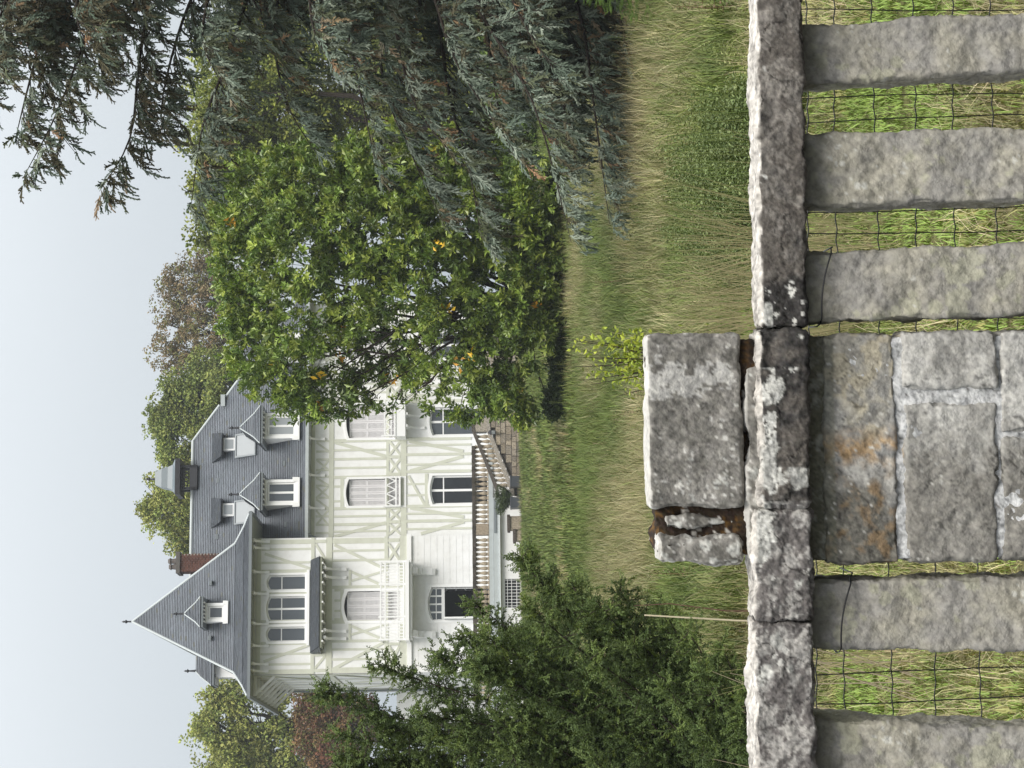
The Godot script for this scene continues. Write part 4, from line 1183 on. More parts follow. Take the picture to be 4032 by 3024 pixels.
func rosette(n: int, l: float, w: float, spread: float, mat: Material) -> ArrayMesh:   # leaves in a tuft about +y
	var mb := MB.new()
	for i in n:
		var a := i * 2.4 + rng.randf() * 0.5
		var tilt := rng.randf_range(0.35, spread)
		var d := Vector3(cos(a) * sin(tilt), cos(tilt), sin(a) * sin(tilt)).normalized()
		var s := d.cross(Vector3.UP).normalized().rotated(d, rng.randf_range(-0.5, 0.5))
		var g := rng.randf_range(0.72, 1.25)
		leaf(mb, Vector3(0, -0.14 + 0.2 * i / n, 0) + d * 0.015, d, s, l * rng.randf_range(0.8, 1.2), w * rng.randf_range(0.85, 1.15), Color(g, g, g * rng.randf_range(0.8, 1.1)), 0.2)
	return mb.mesh(mat)

func clump(n: int, radius: float, l: float, mat: Material) -> ArrayMesh:
	var mb := MB.new()
	for i in n:
		var p := rnd_dir() * radius * pow(rng.randf(), 0.5)
		p.y *= 0.75
		var d := (rnd_dir() + Vector3(0, -0.25, 0)).normalized()
		var s := d.cross(rnd_dir()).normalized()
		var g := rng.randf_range(0.7, 1.3)
		var ll := l * rng.randf_range(0.7, 1.25)
		leaf(mb, p, d, s, ll, ll * 0.72, Color(g, g, g * rng.randf_range(0.7, 1.15)), 0.25)
	return mb.mesh(mat)

func lobe_points(lobes: Array, count: int, depth: float) -> Array:   # [point, outward] spread through the outer part of each lobe
	var total := 0.0
	var acc := []
	for l in lobes:
		total += l[3] * l[4] * (l[6] if l.size() > 6 else 1.0)
		acc.append(total)
	var out := []
	for i in count:
		var k: int = acc.bsearch(rng.randf() * total)
		var l: Array = lobes[mini(k, lobes.size() - 1)]
		var d := rnd_dir()
		var r := 1.0 - depth * pow(rng.randf(), 1.6)
		if rng.randf() < 0.1: r += rng.randf() * 0.26
		r *= 1.0 + 0.42 * gapn.get_noise_3dv((d * 1.3 + Vector3(l[0], l[1], l[2])) * 1.1)
		out.append([Vector3(l[0] + d.x * l[3] * r, l[1] + d.y * l[4] * r, l[2] + d.z * l[5] * r), d])
	return out

func aim(up: Vector3, size: float) -> Basis:
	var b := Basis()
	var u := up.normalized()
	var s := u.cross(rnd_dir()).normalized()
	b.y = u * size; b.x = s * size; b.z = s.cross(u) * size
	return b

func limb_mesh(from: Vector3, to: Vector3, r0: float, r1: float, wob: float, mb: MB) -> Array:
	var pts := PackedVector3Array()
	var rr := []
	for i in 6:
		var s := i / 5.0
		var off := Vector3(rng.randf_range(-1, 1), rng.randf_range(-0.4, 0.4), rng.randf_range(-1, 1)) * wob * sin(s * PI)
		pts.append(from.lerp(to, s) + off + Vector3(0, wob * 1.2 * sin(s * PI), 0))
		rr.append(lerpf(r0, r1, s))
	mb.tube(pts, rr, 6)
	return pts

var gapn := FastNoiseLite.new()

func tree(called: String, label: String, category: String, foot: Vector3, lobes: Array, meshes: Array, count: int, cols: Array, size: float, gap: float, gap_f: float, trunk_r: float, depth := 0.6, group := "") -> Node3D:
	foot.y = ground_y(foot.x, foot.z) - 0.1
	var t := thing(called, label, category, foot, group)
	var tr := MB.new()
	var top := Vector3.ZERO
	var low := 1e9
	for l in lobes:
		top += Vector3(l[0], l[1], l[2]) / lobes.size()
		low = minf(low, l[1] - l[4])
	var fork := Vector3(lerpf(0.0, top.x - foot.x, 0.35), maxf(0.8, low - foot.y + 0.2 * (top.y - low)), lerpf(0.0, top.z - foot.z, 0.35))
	limb_mesh(Vector3.ZERO, fork, trunk_r, trunk_r * 0.75, trunk_r * 0.5, tr)
	part("trunk", tr, M.bark, t)
	var lm := MB.new()
	for l in lobes:
		var c := Vector3(l[0], l[1], l[2]) - foot
		var pts := limb_mesh(fork, c, trunk_r * 0.5, trunk_r * 0.12, 0.12 * c.distance_to(fork), lm)
		for k in 7:
			var e := c + rnd_dir() * Vector3(l[3], l[4], l[5]) * 0.95
			limb_mesh(pts[3 + k % 3], e, trunk_r * 0.12, trunk_r * 0.02, 0.1 * l[3], lm)
	var li := part("limbs", lm, M.bark, t)
	li.set_meta("kind", "stuff")
	var bufs := []
	for m in meshes: bufs.append(PackedFloat32Array())
	for e in lobe_points(lobes, count, depth):
		var p: Vector3 = e[0]
		if gapn.get_noise_3dv(p * gap_f) < gap - 0.5: continue
		var out: Vector3 = e[1]
		var k := rng.randi() % meshes.size()
		var tone: Color = cols[rng.randi() % cols.size()]
		var g := rng.randf_range(0.78, 1.2) * (1.0 + 0.35 * gapn.get_noise_3dv(p * gap_f * 0.6 + Vector3(50, 0, 0)))
		push(bufs[k], aim(out * 0.6 + Vector3(0, 0.45, 0) + rnd_dir() * 0.7, size * rng.randf_range(0.75, 1.25)), p - foot, tone * g)
	var crown: Node3D = null
	for k in meshes.size():
		crown = scatter("crown", meshes[k], bufs[k], t)
	return t

func build_trees() -> void:
	gapn.seed = 77
	gapn.frequency = 1.0
	gapn.fractal_octaves = 2
	var far := [clump(15, 0.55, 0.24, M.far), clump(15, 0.55, 0.24, M.far), clump(13, 0.5, 0.22, M.far)]
	var small := [clump(16, 0.42, 0.15, M.far), clump(16, 0.42, 0.15, M.far)]
	var yg := [Color(0.33, 0.37, 0.1), Color(0.26, 0.32, 0.09), Color(0.4, 0.41, 0.13), Color(0.31, 0.32, 0.1)]
	tree("plane_tree", "yellow-green tree whose crown rises behind the metal chimney hood", "tree", Vector3(-7.5, 0, -134), [[-5.93, 25.64, -132, 1.1, 1.1, 1.06, 1], [-7.06, 24.62, -132, 1.62, 1.47, 1.41, 1], [-5.52, 24.64, -134, 1.34, 1.49, 1.29, 1], [-8.4, 24.13, -132, 1.25, 1.18, 1.13, 1], [-9.37, 23.49, -133, 0.89, 1.04, 0.85, 1], [-6.9, 22.86, -134, 2.54, 1.64, 1.58, 1], [-4.52, 23.88, -135, 1.05, 1.96, 1.01, 1], [-7.04, 26.03, -132, 0.66, 0.59, 0.57, 1]], far, 2300, yg, 0.8, 0.4, 0.55, 0.3, 0.7, "trees behind the villa")
	tree("plane_tree", "green and yellow-green tree behind the sloping right end of the slate roof", "tree", Vector3(-2.5, 0, -138), [[-3.62, 25.25, -136, 1.21, 1.21, 1.16, 1], [-2.4, 25.54, -136, 1.36, 1.21, 1.16, 1], [-1.18, 25.67, -136, 1.36, 1.29, 1.24, 1], [-0.28, 25.04, -136, 1.21, 1.52, 1.16, 1], [-3.2, 23.41, -136, 1.97, 1.82, 1.75, 1], [-1.07, 23.07, -136, 2.27, 2.12, 2.04, 1], [0.75, 22.73, -137, 1.68, 2.29, 1.61, 1], [-1.6, 20.61, -138, 3.08, 2.31, 2.22, 1]], far, 3900, [Color(0.23, 0.28, 0.075), Color(0.18, 0.23, 0.065), Color(0.3, 0.33, 0.095)], 0.8, 0.37, 0.55, 0.32, 0.7, "trees behind the villa")
	tree("russet_tree", "thinning russet-brown autumn tree between the slate roof and the dark conifer", "tree", Vector3(3.8, 0, -142), [[2.39, 26.15, -140, 1.4, 1.33, 1.27, 1], [3.95, 25.81, -140, 1.56, 1.25, 1.2, 1], [5.51, 25.78, -140, 1.48, 1.17, 1.12, 1], [6.91, 25.13, -140, 1.17, 1.25, 1.12, 1], [3.29, 23.93, -140, 2.19, 1.87, 1.8, 1], [5.94, 23.42, -140, 2.19, 1.87, 1.8, 1], [7.82, 23.54, -140, 1.09, 1.4, 1.05, 1], [1.42, 24.91, -140, 1.25, 1.72, 1.2, 1], [4.87, 21.68, -142, 3.48, 2.22, 2.13, 1]], far, 3000, [Color(0.28, 0.2, 0.12), Color(0.33, 0.25, 0.14), Color(0.24, 0.2, 0.11), Color(0.27, 0.28, 0.11)], 0.62, 0.36, 0.6, 0.3, 0.75, "trees behind the villa")
	tree("olive_tree", "tall dull green tree filling the gap behind the blue-green conifer", "tree", Vector3(9.5, 0, -86), [[6.1, 14.74, -84, 1.03, 0.89, 0.85, 1], [7.22, 14.34, -84, 1.4, 1.03, 0.99, 1], [8.73, 14.41, -84, 1.5, 1.12, 1.08, 1], [10.22, 13.91, -84, 1.59, 1.4, 1.35, 1], [5.8, 13.8, -84, 0.84, 1.03, 0.81, 1], [8.03, 12.8, -86, 2.11, 1.63, 1.56, 1], [10.1, 11.68, -85, 2.27, 1.9, 1.82, 1], [12.37, 13.2, -86, 1.92, 2.4, 1.84, 1], [13.94, 10.28, -86, 2.11, 3.36, 2.02, 1], [9.22, 9.5, -87, 2.23, 2.52, 2.14, 1], [11.49, 7.92, -86, 2.21, 2.4, 2.12, 1], [8.2, 7.08, -87, 2.13, 2.13, 2.05, 1], [13.35, 5.48, -86, 2.11, 2.4, 2.02, 1], [10.2, 5.1, -87, 2.13, 1.94, 1.86, 1]], small, 15000, [Color(0.21, 0.255, 0.065), Color(0.155, 0.2, 0.052), Color(0.26, 0.29, 0.075), Color(0.33, 0.35, 0.08)], 0.9, 0.4, 0.9, 0.3, 0.6)
	tree("plane_tree", "yellow-green tree beside the pavilion's overhanging eaves", "tree", Vector3(-19.5, 0, -127), [[-18.88, 21.66, -125, 1.39, 1.11, 1.07, 1], [-20.02, 20.55, -125, 1.53, 1.81, 1.47, 1], [-17.63, 21.07, -125, 1.25, 1.11, 1.07, 1], [-16.81, 20.07, -125, 1.11, 1.53, 1.07, 1], [-18.65, 19.26, -126, 2.11, 1.83, 1.75, 1], [-20.22, 17.6, -126, 1.83, 2.11, 1.75, 1], [-16.55, 18.38, -126, 0.98, 1.26, 0.94, 1], [-22.06, 19.46, -127, 1.84, 2.83, 1.77, 1]], far, 3500, yg, 0.8, 0.39, 0.55, 0.3, 0.7, "trees behind the villa")
	tree("copper_tree", "small reddish-brown autumn tree below the pavilion's overhanging eaves", "tree", Vector3(-17.8, 0, -119), [[-18.17, 14.72, -118, 1.45, 1.32, 1.26, 1], [-16.72, 15.09, -118, 1.18, 1.18, 1.14, 1], [-15.94, 14.28, -118, 0.92, 1.18, 0.88, 1], [-18.98, 13.8, -118, 1.32, 1.32, 1.26, 1], [-17.4, 13.25, -118, 1.71, 1.58, 1.52, 1]], small, 2600, [Color(0.21, 0.095, 0.06), Color(0.17, 0.1, 0.06), Color(0.24, 0.15, 0.07), Color(0.2, 0.2, 0.07)], 1.0, 0.36, 0.8, 0.2)
	tree("hedge", "dark green hedge of mixed shrubs behind the lower conifer branches", "hedge", Vector3(8, 0, -67), [[4.32, 2.77, -66, 1.1, 0.88, 0.85, 1], [5.8, 3.11, -66, 1.25, 1.1, 1.06, 1], [7.27, 2.94, -66, 1.32, 1.1, 1.06, 1], [8.88, 2.69, -66, 1.4, 1.18, 1.13, 1], [10.42, 2.44, -66, 1.47, 1.1, 1.06, 1], [3.58, 2.42, -66, 0.96, 0.66, 0.64, 1]], small, 9500, [Color(0.11, 0.17, 0.04), Color(0.08, 0.13, 0.034), Color(0.14, 0.2, 0.045)], 0.85, 0.25, 1.2, 0.12)
	tree("low_shrub", "dark low shrubs in the shade at the foot of the round green tree", "bush", Vector3(1.6, 0, -51.5), [[-0.43, 1.83, -51, 0.4, 0.23, 0.22, 1], [0.25, 1.68, -50.4, 0.51, 0.22, 0.22, 1], [0.98, 1.67, -50.2, 0.5, 0.25, 0.24, 1], [1.75, 1.6, -50, 0.56, 0.25, 0.24, 1], [2.53, 1.61, -50, 0.5, 0.25, 0.24, 1], [3.26, 1.62, -50, 0.61, 0.28, 0.27, 1], [4.04, 1.75, -50, 0.61, 0.33, 0.32, 1]], small, 1700, [Color(0.05, 0.078, 0.026), Color(0.038, 0.06, 0.022), Color(0.07, 0.1, 0.03)], 0.6, 0.3, 1.2, 0.05)
	# the round broadleaved tree before the villa
	var ros := [rosette(12, 0.125, 0.062, 1.35, M.broad), rosette(10, 0.14, 0.07, 1.5, M.broad), rosette(13, 0.105, 0.052, 1.25, M.broad)]
	var lob := [[2.78, 8.71, -50, 0.95, 0.67, 0.56, 1], [1.91, 8.75, -50.6, 0.96, 0.68, 0.57, 1], [3.99, 8.42, -50.5, 1.18, 1.01, 0.85, 1], [0.88, 8.49, -50.6, 0.85, 0.73, 0.62, 1], [0.36, 7.85, -50, 0.78, 0.84, 0.66, 1], [1.45, 7.37, -49.4, 1.1, 0.94, 0.79, 0.42], [2.97, 7.3, -49, 1.2, 1.09, 0.92, 1], [4.44, 6.95, -49.6, 1.05, 1.22, 0.88, 1], [-0.1, 7.02, -50, 0.56, 0.72, 0.47, 0.42], [-0.29, 6.34, -50.5, 0.42, 0.51, 0.35, 0.42], [3.53, 5.73, -48.8, 1.41, 1.31, 1.1, 1], [2.07, 6.1, -49, 1.09, 0.82, 0.69, 1], [4.56, 5.21, -49.4, 0.99, 1.43, 0.83, 1], [-0.32, 7.51, -50.3, 0.42, 0.62, 0.35, 0.42], [0.08, 4.56, -50, 0.72, 0.61, 0.52, 0.42], [1.06, 4.16, -49.1, 1.04, 0.93, 0.78, 0.42], [2.41, 4.44, -48.7, 1.25, 1.14, 0.96, 1], [3.77, 3.93, -48.8, 1.31, 1.14, 0.96, 1], [-0.27, 3.78, -50.1, 0.61, 0.67, 0.52, 1], [0.71, 3.07, -49.3, 1.04, 0.82, 0.69, 1], [2.11, 2.87, -48.8, 1.25, 0.98, 0.82, 1], [3.65, 2.63, -49, 1.2, 0.93, 0.78, 1], [-0.23, 2.95, -50.2, 0.59, 0.56, 0.47, 1], [1.57, 2.17, -49.1, 0.88, 0.55, 0.46, 1], [2.82, 2.04, -49, 0.93, 0.49, 0.41, 1], [0.38, 5.55, -50.6, 0.42, 0.48, 0.36, 0.42], [4.82, 3.89, -49.6, 0.83, 1.11, 0.7, 1], [-0.47, 5.45, -50.3, 0.28, 0.34, 0.24, 0.42], [0.5, 6.28, -50.6, 0.45, 0.39, 0.33, 0.42], [1.02, 6.66, -50.5, 0.51, 0.45, 0.38, 0.42], [0.31, 4.91, -50.4, 0.51, 0.39, 0.33, 0.42], [0.83, 5.38, -50.7, 0.51, 0.45, 0.38, 0.42], [1.34, 5.97, -50.5, 0.45, 0.51, 0.38, 0.42], [-0.56, 6.89, -50.3, 0.28, 0.39, 0.24, 0.42], [-0.69, 2.56, -50.1, 0.34, 0.28, 0.23, 1]]
	var bg := [Color(0.215, 0.295, 0.054), Color(0.165, 0.24, 0.047), Color(0.29, 0.35, 0.068), Color(0.115, 0.18, 0.042)]
	var bt := tree("broadleaf_tree", "round glossy-leaved green tree with scattered yellow leaves in front of the villa", "tree", Vector3(2.0, 0, -50.6), lob, ros, 16000, bg, 1.0, 0.465, 1.8, 0.085, 0.38)
	# single leaves at its surface, some of them turned yellow
	var lm := []
	for i in 4:
		var mb := MB.new()
		leaf(mb, Vector3.ZERO, Vector3.UP, Vector3.RIGHT, 0.15, 0.07, Color.WHITE, 0.2)
		lm.append(mb.mesh(leafy(0.36, 0.5, lin(0.03, 0.06, 0.004)) if i < 2 else leafy(0.5, 0.4, lin(0.1, 0.08, 0.0))))
		var mm: StandardMaterial3D = lm[i].surface_get_material(0)
		mm.vertex_color_use_as_albedo = false
		mm.albedo_color = [lin(0.22, 0.3, 0.055), lin(0.28, 0.35, 0.07), lin(0.62, 0.4, 0.03), lin(0.5, 0.26, 0.03)][i]
	var tufts := []
	for i in 14: tufts.append(lob[rng.randi() % lob.size()])
	for i in 300:
		var yellow := i < 84
		var l: Array = tufts[i / 6] if yellow else lob[rng.randi() % lob.size()]
		var d := rnd_dir()
		if yellow:
			var r2 := RandomNumberGenerator.new()
			r2.seed = 900 + i / 6
			d = Vector3(r2.randf_range(-0.8, 0.8), r2.randf_range(-0.7, 0.7), 0.75)
		d.z = absf(d.z) + 0.25
		d = d.normalized()
		var o := put("leaf", lm[(2 + (i / 6) % 2) if yellow else i % 2], bt)
		var jit := rnd_dir() * (0.1 if yellow else 0.0)
		o.transform = Transform3D(aim(rnd_dir() + d * 0.6 + Vector3(0, -0.3 if yellow else 0.3, 0), rng.randf_range(0.85, 1.25)), Vector3(l[0] + d.x * l[3] * 1.08, l[1] + d.y * l[4] * 1.08, l[2] + d.z * l[5] * 1.25) + jit - bt.position)

# ---------------------------------------------------------------- conifers
func spike(mb: MB, a: Vector3, b: Vector3, r: float, col: Color) -> void:
	var d := (b - a).normalized()
	var s := d.cross(Vector3(0.2, 0.5, 0.84)).normalized()
	var t := d.cross(s)
	var p := [a + s * r, a + (t * 0.87 - s * 0.5) * r, a + (-t * 0.87 - s * 0.5) * r]
	var m := a.lerp(b, 0.65)
	var q := [m + s * r * 0.9, m + (t * 0.87 - s * 0.5) * r * 0.9, m + (-t * 0.87 - s * 0.5) * r * 0.9]
	for i in 3:
		var j := (i + 1) % 3
		mb.quad(p[i], p[j], q[j], q[i], col)
		mb.tri(q[i], q[j], b, col)

func cypress_spray(l: float, mat: Material) -> ArrayMesh:   # a ropy spray along +y, its twigs set all round
	var mb := MB.new()
	var bend := Vector3(rng.randf_range(-0.1, 0.1), 0, -0.16) * l
	spike(mb, Vector3.ZERO, Vector3(0, l * 0.55, 0) + bend * 0.4, 0.006, Color(0.8, 0.8, 0.8))
	spike(mb, Vector3(0, l * 0.5, 0) + bend * 0.35, Vector3(0, l, 0) + bend, 0.006, Color(0.85, 0.85, 0.85))
	for i in 24:
		var s := (i + rng.randf()) / 24.0
		var at := Vector3(0, l * s * 0.95, 0) + bend * s * s
		var a := rng.randf() * TAU
		var open := rng.randf_range(0.25, 0.95)
		var d := Vector3(cos(a) * open, 1.0, sin(a) * open - 0.15).normalized()
		var len_ := l * rng.randf_range(0.16, 0.42) * (1.1 - s * 0.6)
		var g := rng.randf_range(0.7, 1.3)
		var col := Color(g, g, g)
		var mid := at + d * len_ * 0.55
		var tip := mid + (d + Vector3(rng.randf_range(-0.4, 0.4), rng.randf_range(-0.2, 0.4), rng.randf_range(-0.5, 0.2))).normalized() * len_ * 0.5
		spike(mb, at, mid + (mid - at) * 0.15, 0.0062, col)
		spike(mb, mid, tip, 0.0066, col * rng.randf_range(0.9, 1.2))
	return mb.mesh(mat)

func yew_spray(l: float, mat: Material) -> ArrayMesh:   # a curved shoot with needles all round
	var mb := MB.new()
	var bend := Vector3(0, 0, l * 0.22)
	spike(mb, Vector3.ZERO, Vector3(0, l * 0.9, 0) + bend * 0.8, 0.0028, Color(0.7, 0.75, 0.55))
	for i in 24:
		var s := (i + 0.3) / 24.0
		var a := rng.randf() * TAU
		var d := Vector3(cos(a), rng.randf_range(0.3, 1.1), sin(a)).normalized()
		var g := rng.randf_range(0.7, 1.25) * (0.85 + 0.4 * s)
		leaf(mb, Vector3(0, l * s, 0) + bend * s * s, d, d.cross(rnd_dir()).normalized(), rng.randf_range(0.014, 0.022) * (1.1 - 0.4 * s), 0.0078, Color(g, g, g * 0.85), 0.12)
	return mb.mesh(mat)

func along(pts: Array, s: float) -> Array:   # point and direction at fraction s of a smooth line through the knots
	var n := pts.size() - 1
	var k := clampi(int(s * n), 0, n - 1)
	var t := s * n - k
	var a: Vector3 = pts[maxi(k - 1, 0)]
	var b: Vector3 = pts[k]
	var c: Vector3 = pts[k + 1]
	var d: Vector3 = pts[mini(k + 2, n)]
	var p := b.cubic_interpolate(c, a, d, t)
	var q := b.cubic_interpolate(c, a, d, minf(t + 0.05, 1.05))
	return [p, (q - p).normalized()]

func knots(flat: Array, off: Vector3) -> Array:
	var o := []
	for i in range(0, flat.size(), 3): o.append(Vector3(flat[i], flat[i + 1], flat[i + 2]) - off)
	return o

func basis_y(y: Vector3, back: Vector3, size: float) -> Basis:   # y along a shoot, z roughly towards back
	var x := y.cross(back).normalized()
	if x.length() < 0.5: x = y.cross(Vector3(0.3, 0.8, 0.5)).normalized()
	return Basis(x * size, y.normalized() * size, x.cross(y).normalized() * size)

func build_conifers() -> void:
	var foot := Vector3(5.45, 0, -28.3)
	foot.y = ground_y(foot.x, foot.z) - 0.1
	var t := thing("blue_cypress", "large weeping blue-green conifer with orange-tipped sprays beside the lawn", "conifer", foot)
	var tr := MB.new()
	tr.tube(PackedVector3Array([Vector3(0, 0, 0), Vector3(0.05, 2, 0), Vector3(-0.05, 5, 0.1), Vector3(0.05, 9.5, 0), Vector3(0, 12.5, 0)]), [0.24, 0.2, 0.15, 0.08, 0.02], 9)
	part("trunk", tr, M.bark_dark, t)
	var sp := [cypress_spray(0.2, M.cypress), cypress_spray(0.25, M.cypress), cypress_spray(0.17, M.cypress)]
	var bufs := [PackedFloat32Array(), PackedFloat32Array(), PackedFloat32Array()]
	var list: Array = [[5.62, 8.38, -28.3, 4.49, 8.74, -28, 3.61, 8.87, -27.6, 3.16, 8.98, -27.4], [5.61, 7.78, -28.3, 4.47, 7.99, -28, 3.58, 8.1, -27.5, 3.07, 8.18, -27.3], [5.57, 7.06, -28.2, 4.68, 7.27, -27.7, 3.42, 7.62, -27.2, 2.54, 8.01, -26.9], [5.58, 6.6, -28.3, 4.12, 6.83, -28.2, 3.13, 6.95, -28.1, 2.47, 7.32, -28], [5.53, 5.25, -28.2, 3.95, 5.63, -27.4, 3.16, 5.86, -27, 2.14, 5.96, -26.6], [5.61, 5.87, -28.5, 4.74, 6.41, -29, 3.81, 6.74, -29.3, 3.33, 6.77, -29.4], [5.56, 4.83, -28.4, 4.68, 5.19, -28.6, 3.71, 5.11, -28.8, 3.03, 4.76, -28.8], [5.49, 4.33, -28.1, 4.66, 4.22, -27.4, 3.57, 3.98, -26.7, 2.43, 3.72, -26.2], [5.52, 3.87, -28.3, 4.39, 3.63, -28.2, 3.42, 3.38, -28, 2.54, 2.7, -27.7], [5.45, 3.41, -28, 4.59, 3.08, -27.1, 3.73, 2.8, -26.5, 2.59, 2.1, -26], [5.44, 2.85, -28, 4.45, 2.57, -26.8, 3.19, 1.92, -25.9, 1.56, 1.52, -25.2], [5.45, 1.66, -28.2, 4.37, 1.34, -27.4, 3.02, 1.19, -26.8, 1.83, 1.07, -26.3], [5.56, 3.63, -28.5, 4.06, 3.88, -28.9, 2.96, 3.52, -29, 2.1, 3.14, -28.8], [5.53, 3.18, -28.4, 3.78, 3.02, -28.4, 2.65, 2.75, -28.2, 1.73, 2.6, -28], [5.48, 2.07, -28.3, 4.14, 1.74, -27.8, 3.31, 1.57, -27.4, 2.47, 1.53, -27.2], [5.4, 1.22, -28, 4.42, 0.91, -27.2, 3.55, 0.74, -26.6, 2.87, 0.67, -26.3], [5.5, 5.67, -28, 4.71, 5.8, -27.2, 4.08, 5.81, -26.8, 3.54, 5.55, -26.6], [5.48, 4.57, -28, 4.76, 4.55, -26.9, 4.13, 4.45, -26.4, 3.63, 4.17, -26.2], [5.41, 2.37, -27.9, 4.71, 2.23, -26.6, 4.02, 1.96, -26, 3.39, 1.57, -25.7], [5.64, 6.39, -28.6, 5.11, 6.93, -29, 4.5, 7.48, -29.4, 4, 7.66, -29.6], [5.54, 8, -27.9, 4.86, 8.24, -27.4, 4.25, 8.33, -27, 3.8, 8.23, -26.8], [5.5, 7.13, -27.8, 4.99, 7.3, -27.2, 4.42, 7.29, -26.7, 3.97, 7.08, -26.5]]
	var all := []
	for b in list: all.append([knots(b, foot), 1.0])
	for i in 52:   # the further, shaded boughs that close the crown
		var y := rng.randf_range(1.0, 8.6)
		var a := rng.randf_range(-1.1, 1.1) + PI
		var reach := rng.randf_range(0.9, 1.7)
		if i < 24:
			y = rng.randf_range(0.5, 1.9)
			reach = rng.randf_range(1.8, 3.0)
			a = rng.randf_range(-1.5, 1.2) + PI
		var e := Vector3(cos(a) * reach, rng.randf_range(-0.6, 0.25) if y < 6 else rng.randf_range(0.0, 0.8), sin(a) * reach)
		all.append([[Vector3(0, y, 0), Vector3(0, y, 0) + e * 0.4 + Vector3(0, 0.15, 0), Vector3(0, y, 0) + e * 0.75 + Vector3(0, 0.1, 0), Vector3(0, y, 0) + e], 0.7])
	for i in 40:   # boughs on the far side of the stem
		var y := rng.randf_range(0.8, 9.0)
		var a := rng.randf_range(-1.9, 1.9)
		var reach := rng.randf_range(1.4, 3.0) * (1.15 - y / 14.0)
		var e := Vector3(cos(a) * reach, rng.randf_range(-0.6, 0.3), sin(a) * reach)
		all.append([[Vector3(0, y, 0), Vector3(0, y + 0.1, 0) + e * 0.35, Vector3(0, y + 0.08, 0) + e * 0.7, Vector3(0, y, 0) + e], 0.9])
	var hues := [Color(0.165, 0.207, 0.162), Color(0.2, 0.242, 0.188), Color(0.11, 0.142, 0.106), Color(0.275, 0.315, 0.25), Color(0.13, 0.148, 0.088)]
	var stems := 0
	for br in all:
		var pts: Array = br[0]
		var total := 0.0
		for i in pts.size() - 1: total += pts[i].distance_to(pts[i + 1])
		var mb := MB.new()
		var line := PackedVector3Array()
		var rad := []
		for i in 13:
			line.append(along(pts, i / 12.0)[0])
			rad.append(lerpf(0.03, 0.003, i / 12.0))
		mb.tube(line, rad, 5)
		var n := int(total / 0.08)
		for i in n:
			var s := lerpf(0.16, 1.0, (i + rng.randf() * 0.6) / n)
			var f: Array = along(pts, s)
			var side := Vector3(f[1].z, 0, -f[1].x).normalized() * (1.0 if i % 2 else -1.0)
			var dir: Vector3 = (f[1] * rng.randf_range(0.5, 0.9) + side * rng.randf_range(0.1, 0.75) + Vector3(0, rng.randf_range(-0.75, -0.05), 0)).normalized()
			var ll: float = rng.randf_range(0.35, 0.95) * (1.12 - s * 0.86) * br[1]
			var p: Vector3 = f[0]
			var end := p + dir * ll + Vector3(0, -0.12 * ll, 0)
			if ll > 0.35: mb.tube(PackedVector3Array([p, p.lerp(end, 0.5) + Vector3(0, 0.03, 0), end]), [0.009, 0.007, 0.003], 3)
			var m := maxi(2, int(ll / 0.07))
			for k in m:
				var q := p.lerp(end, (k + 0.4) / m) + rnd_dir() * 0.03
				var sd := (dir * 0.75 + rnd_dir() * 0.75 + Vector3(-0.15, -0.35, 0)).normalized()
				var hue: Color = hues[rng.randi() % hues.size()] * rng.randf_range(0.8, 1.2)
				var warm := gapn.get_noise_3dv(q * 1.1 + Vector3(20, 0, 0))
				if rng.randf() < (0.45 if q.y > 6.0 else 0.12): hue = Color(0.1, 0.092, 0.058) * rng.randf_range(0.7, 1.3)
				if warm > 0.14 and rng.randf() < 0.15: hue = Color(0.34, 0.215, 0.125).lerp(hue, rng.randf() * 0.8)
				push(bufs[rng.randi() % 3], basis_y(sd, Vector3.UP, rng.randf_range(0.85, 1.4)), q, hue)
		part("bough", mb, M.bark_dark, t)
	for k in 3: scatter("foliage", sp[k], bufs[k], t)
	# yew in the corner by the fence
	var yf := Vector3(-2.7, 0, -15.0)
	yf.y = ground_y(yf.x, yf.z) - 0.05
	var yw := thing("yew", "dark green yew bush with upswept feathery shoots beside the stone fence", "bush", yf)
	var ys := [yew_spray(0.07, M.needle), yew_spray(0.09, M.needle), yew_spray(0.055, M.needle)]
	var yb := [PackedFloat32Array(), PackedFloat32Array(), PackedFloat32Array()]
	var shoots: Array = []
